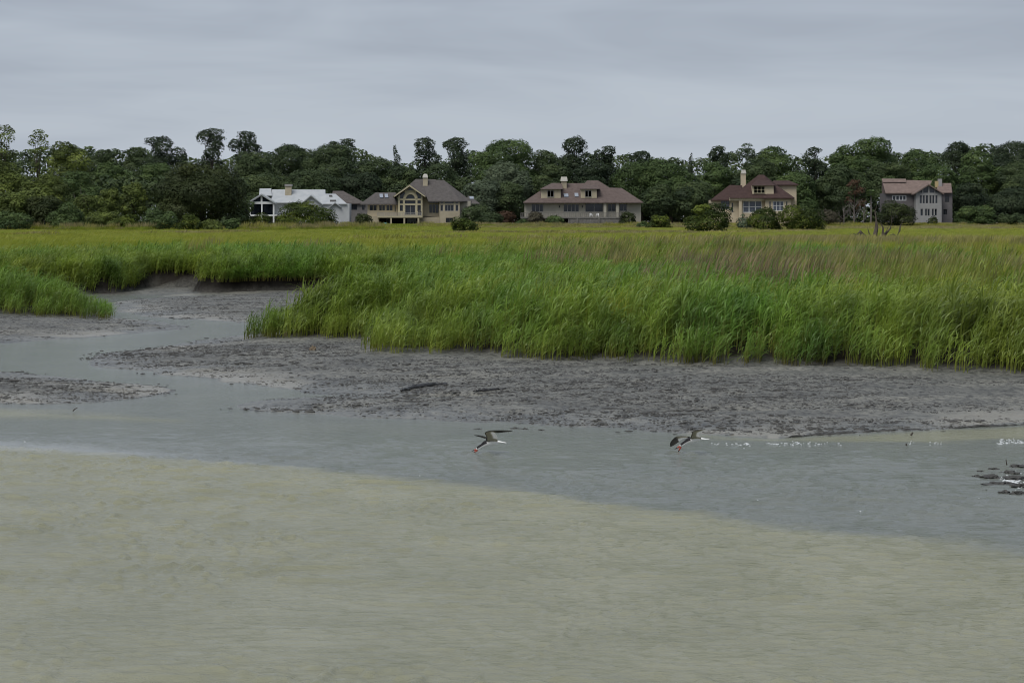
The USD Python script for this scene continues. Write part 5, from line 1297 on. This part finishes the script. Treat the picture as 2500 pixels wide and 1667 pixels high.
def clod_group(seed):
    """A handful of shell and mud crumbs lying close together."""
    r, ms = np.random.default_rng(seed), []
    for k in range(13):
        s = r.uniform(0.004, 0.014)
        m = lump(seed * 9 + k, s * r.uniform(1, 3.6), s, s * r.uniform(0.3, 0.8), 0.5, 1)
        m.apply_transform(trimesh.transformations.rotation_matrix(r.normal(0, 0.5), [0, 0, 1]))
        m.apply_translation(np.r_[r.normal(0, 0.17), r.normal(0, 0.08), 0.0])
        ms.append(m)
    m = merge(*ms)
    return np.array(m.vertices), np.array(m.faces), np.zeros(len(m.vertices))

land = sbox(-40, 27, 40, 80)
r = np.random.default_rng(404)
p = spread(r, land, 29.5, 84, lambda y: 80.0 if y < 48 else 24.0, 1.1)
h, dw, m = ground_height(p)
streak = fbm(np.c_[p[:, 0] * 0.22, p[:, 1] * 0.75, p[:, 0] * 0], 4, 55) + 0.13 * smoothstep(4.5, 1.0, np.abs(dw - 3.0)) - 0.03
keep = (dw > 0.06) & (m < -0.05) & (streak + r.normal(0, 0.06, len(p)) > 0.49) & (signed(POOL, p, 0.05) < -0.05)
p, h = p[keep], h[keep]
s = np.exp(r.normal(-0.5, 0.5, len(p)))
scatter("mud_crumbs", "dark shell and mud crumbs strewn over the mud banks", [clod_group(k) for k in range(6)], "clod", np.c_[p, h - 0.004], r.uniform(-0.6, 0.6, len(p)), np.c_[s, s, s], r.integers(0, 6, len(p)), "mud crumbs")

def set_lump(name, label, cat, u, v, wpx, hpx, m, seed, z=0.0, group=None, kindof=None):
    x, y = on_plane(u, v, z)
    s = y / FPX
    t = lump(seed, wpx * s * 0.55, wpx * s * 0.42, hpx * s, 0.9, 3)
    o = obj(name, t, m, None, smooth=40)
    UsdGeom.Xformable(o).AddTranslateOp().Set(Gf.Vec3d(x, y, z - 0.01))
    return tag(o, label, cat, group)

side = "in the shallows at the right edge"
for k, (u, v, a, b, lab) in enumerate([
        (2323, 1161, 26, 3, "flat mud sliver, leftmost of the lumps " + side), (2392, 1150, 16, 3.5, "tiny dark mud lump above the sliver " + side), (2427, 1145, 24, 5, "dark mud lump just below the upright stick " + side),
        (2492, 1140, 40, 8, "highest mud lump, cut by the right edge of the picture"), (2384, 1163, 22, 5, "small mud lump beside the sliver " + side), (2420, 1166, 46, 8, "long low mud lump left of the foam " + side),
        (2466, 1155, 40, 7, "dark mud lump behind the foam patch " + side), (2440, 1182, 70, 7, "longest mud lump, in front of the foam " + side), (2478, 1170, 46, 10, "tall mud lump in the middle of the foam " + side),
        (2490, 1188, 40, 10, "mud lump with foam on it, touching the right edge"), (2406, 1196, 46, 5, "thin mud streak below the longest lump " + side), (2454, 1203, 26, 8, "left one of the two lowest mud lumps by the right edge"), (2484, 1205, 30, 8, "right one of the two lowest mud lumps by the right edge")]):
    set_lump("mud_lump", lab, "mud lump", u, v, a, b, "clod", 700 + k, group="mud lumps in the shallows at the right edge")
for k, (u, v, a, b, lab) in enumerate([
        (1258, 1046, 24, 4, "flat mud lump in the water right of the left skimmer's wing tip"), (1281, 1047, 16, 4, "smaller mud lump beside the flat one right of the left skimmer"), (1321, 1050, 16, 3.5, "tiny mud lump alone in the water between the two skimmers"),
        (1474, 1040, 30, 7, "black mud lump on the bank edge between the two skimmers"), (1166, 1047, 20, 3, "thin mud sliver in the water above the left skimmer")]):
    set_lump("mud_lump", lab, "mud lump", u, v, a, b, "clod", 720 + k, group="mud lumps off the bank behind the skimmers")
def zm(u, v):
    z = 0.15
    for _ in range(6):
        z = 0.5 * z + 0.5 * ground_z(*on_plane(u, v, z))
    return z
set_lump("stone", "brownish stone lying on the open mud before the grass tip", "stone", 764, 855, 13, 11, "stone_tan", 731, zm(764, 855))
set_lump("stone", "pale tan stone at the foot of the grass tip by the creek", "stone", 696, 820, 9, 12, "stone_tan", 732, zm(696, 820))

def stick(label, pts, r, category="stick"):
    y = on_plane(pts[0][0], pts[0][1], 0.02)[1]
    o = at(pts[0][0], pts[0][1], y)
    t = obj("stick", tube([at(u, v, y) - o for u, v in pts], [r, r * 0.8, r * 0.5][: len(pts)], 6), "stick", None, smooth=40)
    UsdGeom.Xformable(t).AddTranslateOp().Set(Gf.Vec3d(*map(float, o)))
    tag(t, label, category)
stick("short leaning stub standing in the wet sand, higher of the two stubs", [(2224, 1063), (2226, 1059), (2229, 1055)], 0.018)
stick("tiny stub in the water just below the leaning stub", [(2213, 1088), (2213, 1085), (2212, 1082)], 0.014)
stick("thin upright stick above the mud lumps at the right edge", [(2458, 1135), (2457, 1128), (2456, 1121)], 0.009)
stick("forked twig lying at the edge of the left mud island", [(178, 1003), (183, 998), (189, 995)], 0.012)
stick("dark twig lying on the mud before the grass tip", [(752, 839), (770, 840), (788, 845)], 0.014)

def ledge(label, px, r, material="clod", z=0.0, seed=66):
    pts = np.array([[*on_plane(u, v, z), z] for u, v in px])
    q = resample(pts, 40)
    q += np.c_[np.zeros(40), (fbm(np.c_[q[:, 0] * 3, q[:, 1] * 0, q[:, 1] * 0], 3, 66) - 0.5) * 0.15, np.zeros(40)]
    m = tube(q - q[0], r * (0.3 + 0.9 * np.sin(np.linspace(0.1, math.pi - 0.1, 40)) ** 0.6 * fbm(np.c_[np.arange(40) * 0.4, np.zeros(40), np.zeros(40)], 2, 67) * 1.4), 7)
    mv = np.array(m.vertices)
    m.vertices = mv * [1, 1, 0.8] + (fbm((mv + q[0]) * 11.0, 3, seed + 3) - 0.5)[:, None] * [0.03, 0.10, 0.07]
    o = obj("mud_ridge", m, material, None, smooth=60)
    UsdGeom.Xformable(o).AddTranslateOp().Set(Gf.Vec3d(*map(float, q[0])))
    tag(o, label, "mud ridge")
ledge("thin dark mud ledge curving along the wet sand right of the right skimmer", [(1912, 1069), (1990, 1063), (2080, 1057), (2185, 1052)], 0.034)
ledge("ragged black mud ridge curving round the small pool on the mud bank", [(980, 953), (1000, 948), (1030, 943), (1070, 939), (1105, 937), (1128, 939)], 0.055, "clod_black", zm(1050, 944) + 0.015, 81)
ledge("low black streak of mud right of the small pool", [(1155, 955), (1190, 952), (1240, 949)], 0.03, "clod_black", zm(1195, 952) + 0.01, 85)
ledge("thin dark mud ledge along the wet sand by the right edge", [(2318, 1046), (2400, 1042), (2520, 1036)], 0.034)

# foam: torn flecks along the drift line and by the mud lumps
r, ms = np.random.default_rng(808), []
def fleck(u, v, w, n=9):
    x, y = on_plane(u, v)
    s = w * r.uniform(0.5, 1.0) * y / FPX
    a = np.linspace(0, 2 * math.pi, n, endpoint=False)
    rr = s * 0.5 * r.uniform(0.55, 1.1, n)
    edge = np.c_[x + np.cos(a) * rr, y + np.sin(a) * rr * r.uniform(0.3, 1.3), np.full(n, 0.002)]
    top = np.array([[x, y, 0.004 + s * 0.02]])
    low = np.c_[edge[:, :2], np.full(n, -0.03)]
    v_ = np.vstack([edge, top, low])
    f_ = [(i, (i + 1) % n, n) for i in range(n)] + [q for i in range(n) for q in ((i, n + 1 + i, n + 1 + (i + 1) % n), (i, n + 1 + (i + 1) % n, (i + 1) % n))]
    ms.append(trimesh.Trimesh(v_, f_, process=False))
for u in r.uniform(1735, 2300, 150):
    k = smoothstep(2330, 1800, u)
    if fbm(np.array([[u * 0.02, 0, 0]]), 3, 5)[0] > 0.42:
        fleck(u, 1084 - (u - 1750) * 0.006 + r.normal(0, 2.2), r.uniform(3, 13) * (0.5 + 0.5 * k))
for u, v, w in ((1390, 1188, 9), (1396, 1187, 6), (1025, 1161, 6), (2101, 1248, 6), (1850, 1220, 4), (1968, 1243, 4), (2390, 1216, 4), (1816, 1094, 6), (60, 1078, 8)):
    fleck(u, v, w)
for _ in range(60):
    fleck(2430 + r.uniform(0, 75), 1079 + r.normal(0, 3), r.uniform(3, 12))
for _ in range(110):
    fleck(r.normal(2474, 17), r.normal(1174, 9), r.uniform(4, 22))
tag(obj("foam", merge(*ms), "foam", smooth=50), "white foam flecks drifting along the tide line", "foam", kind="stuff")
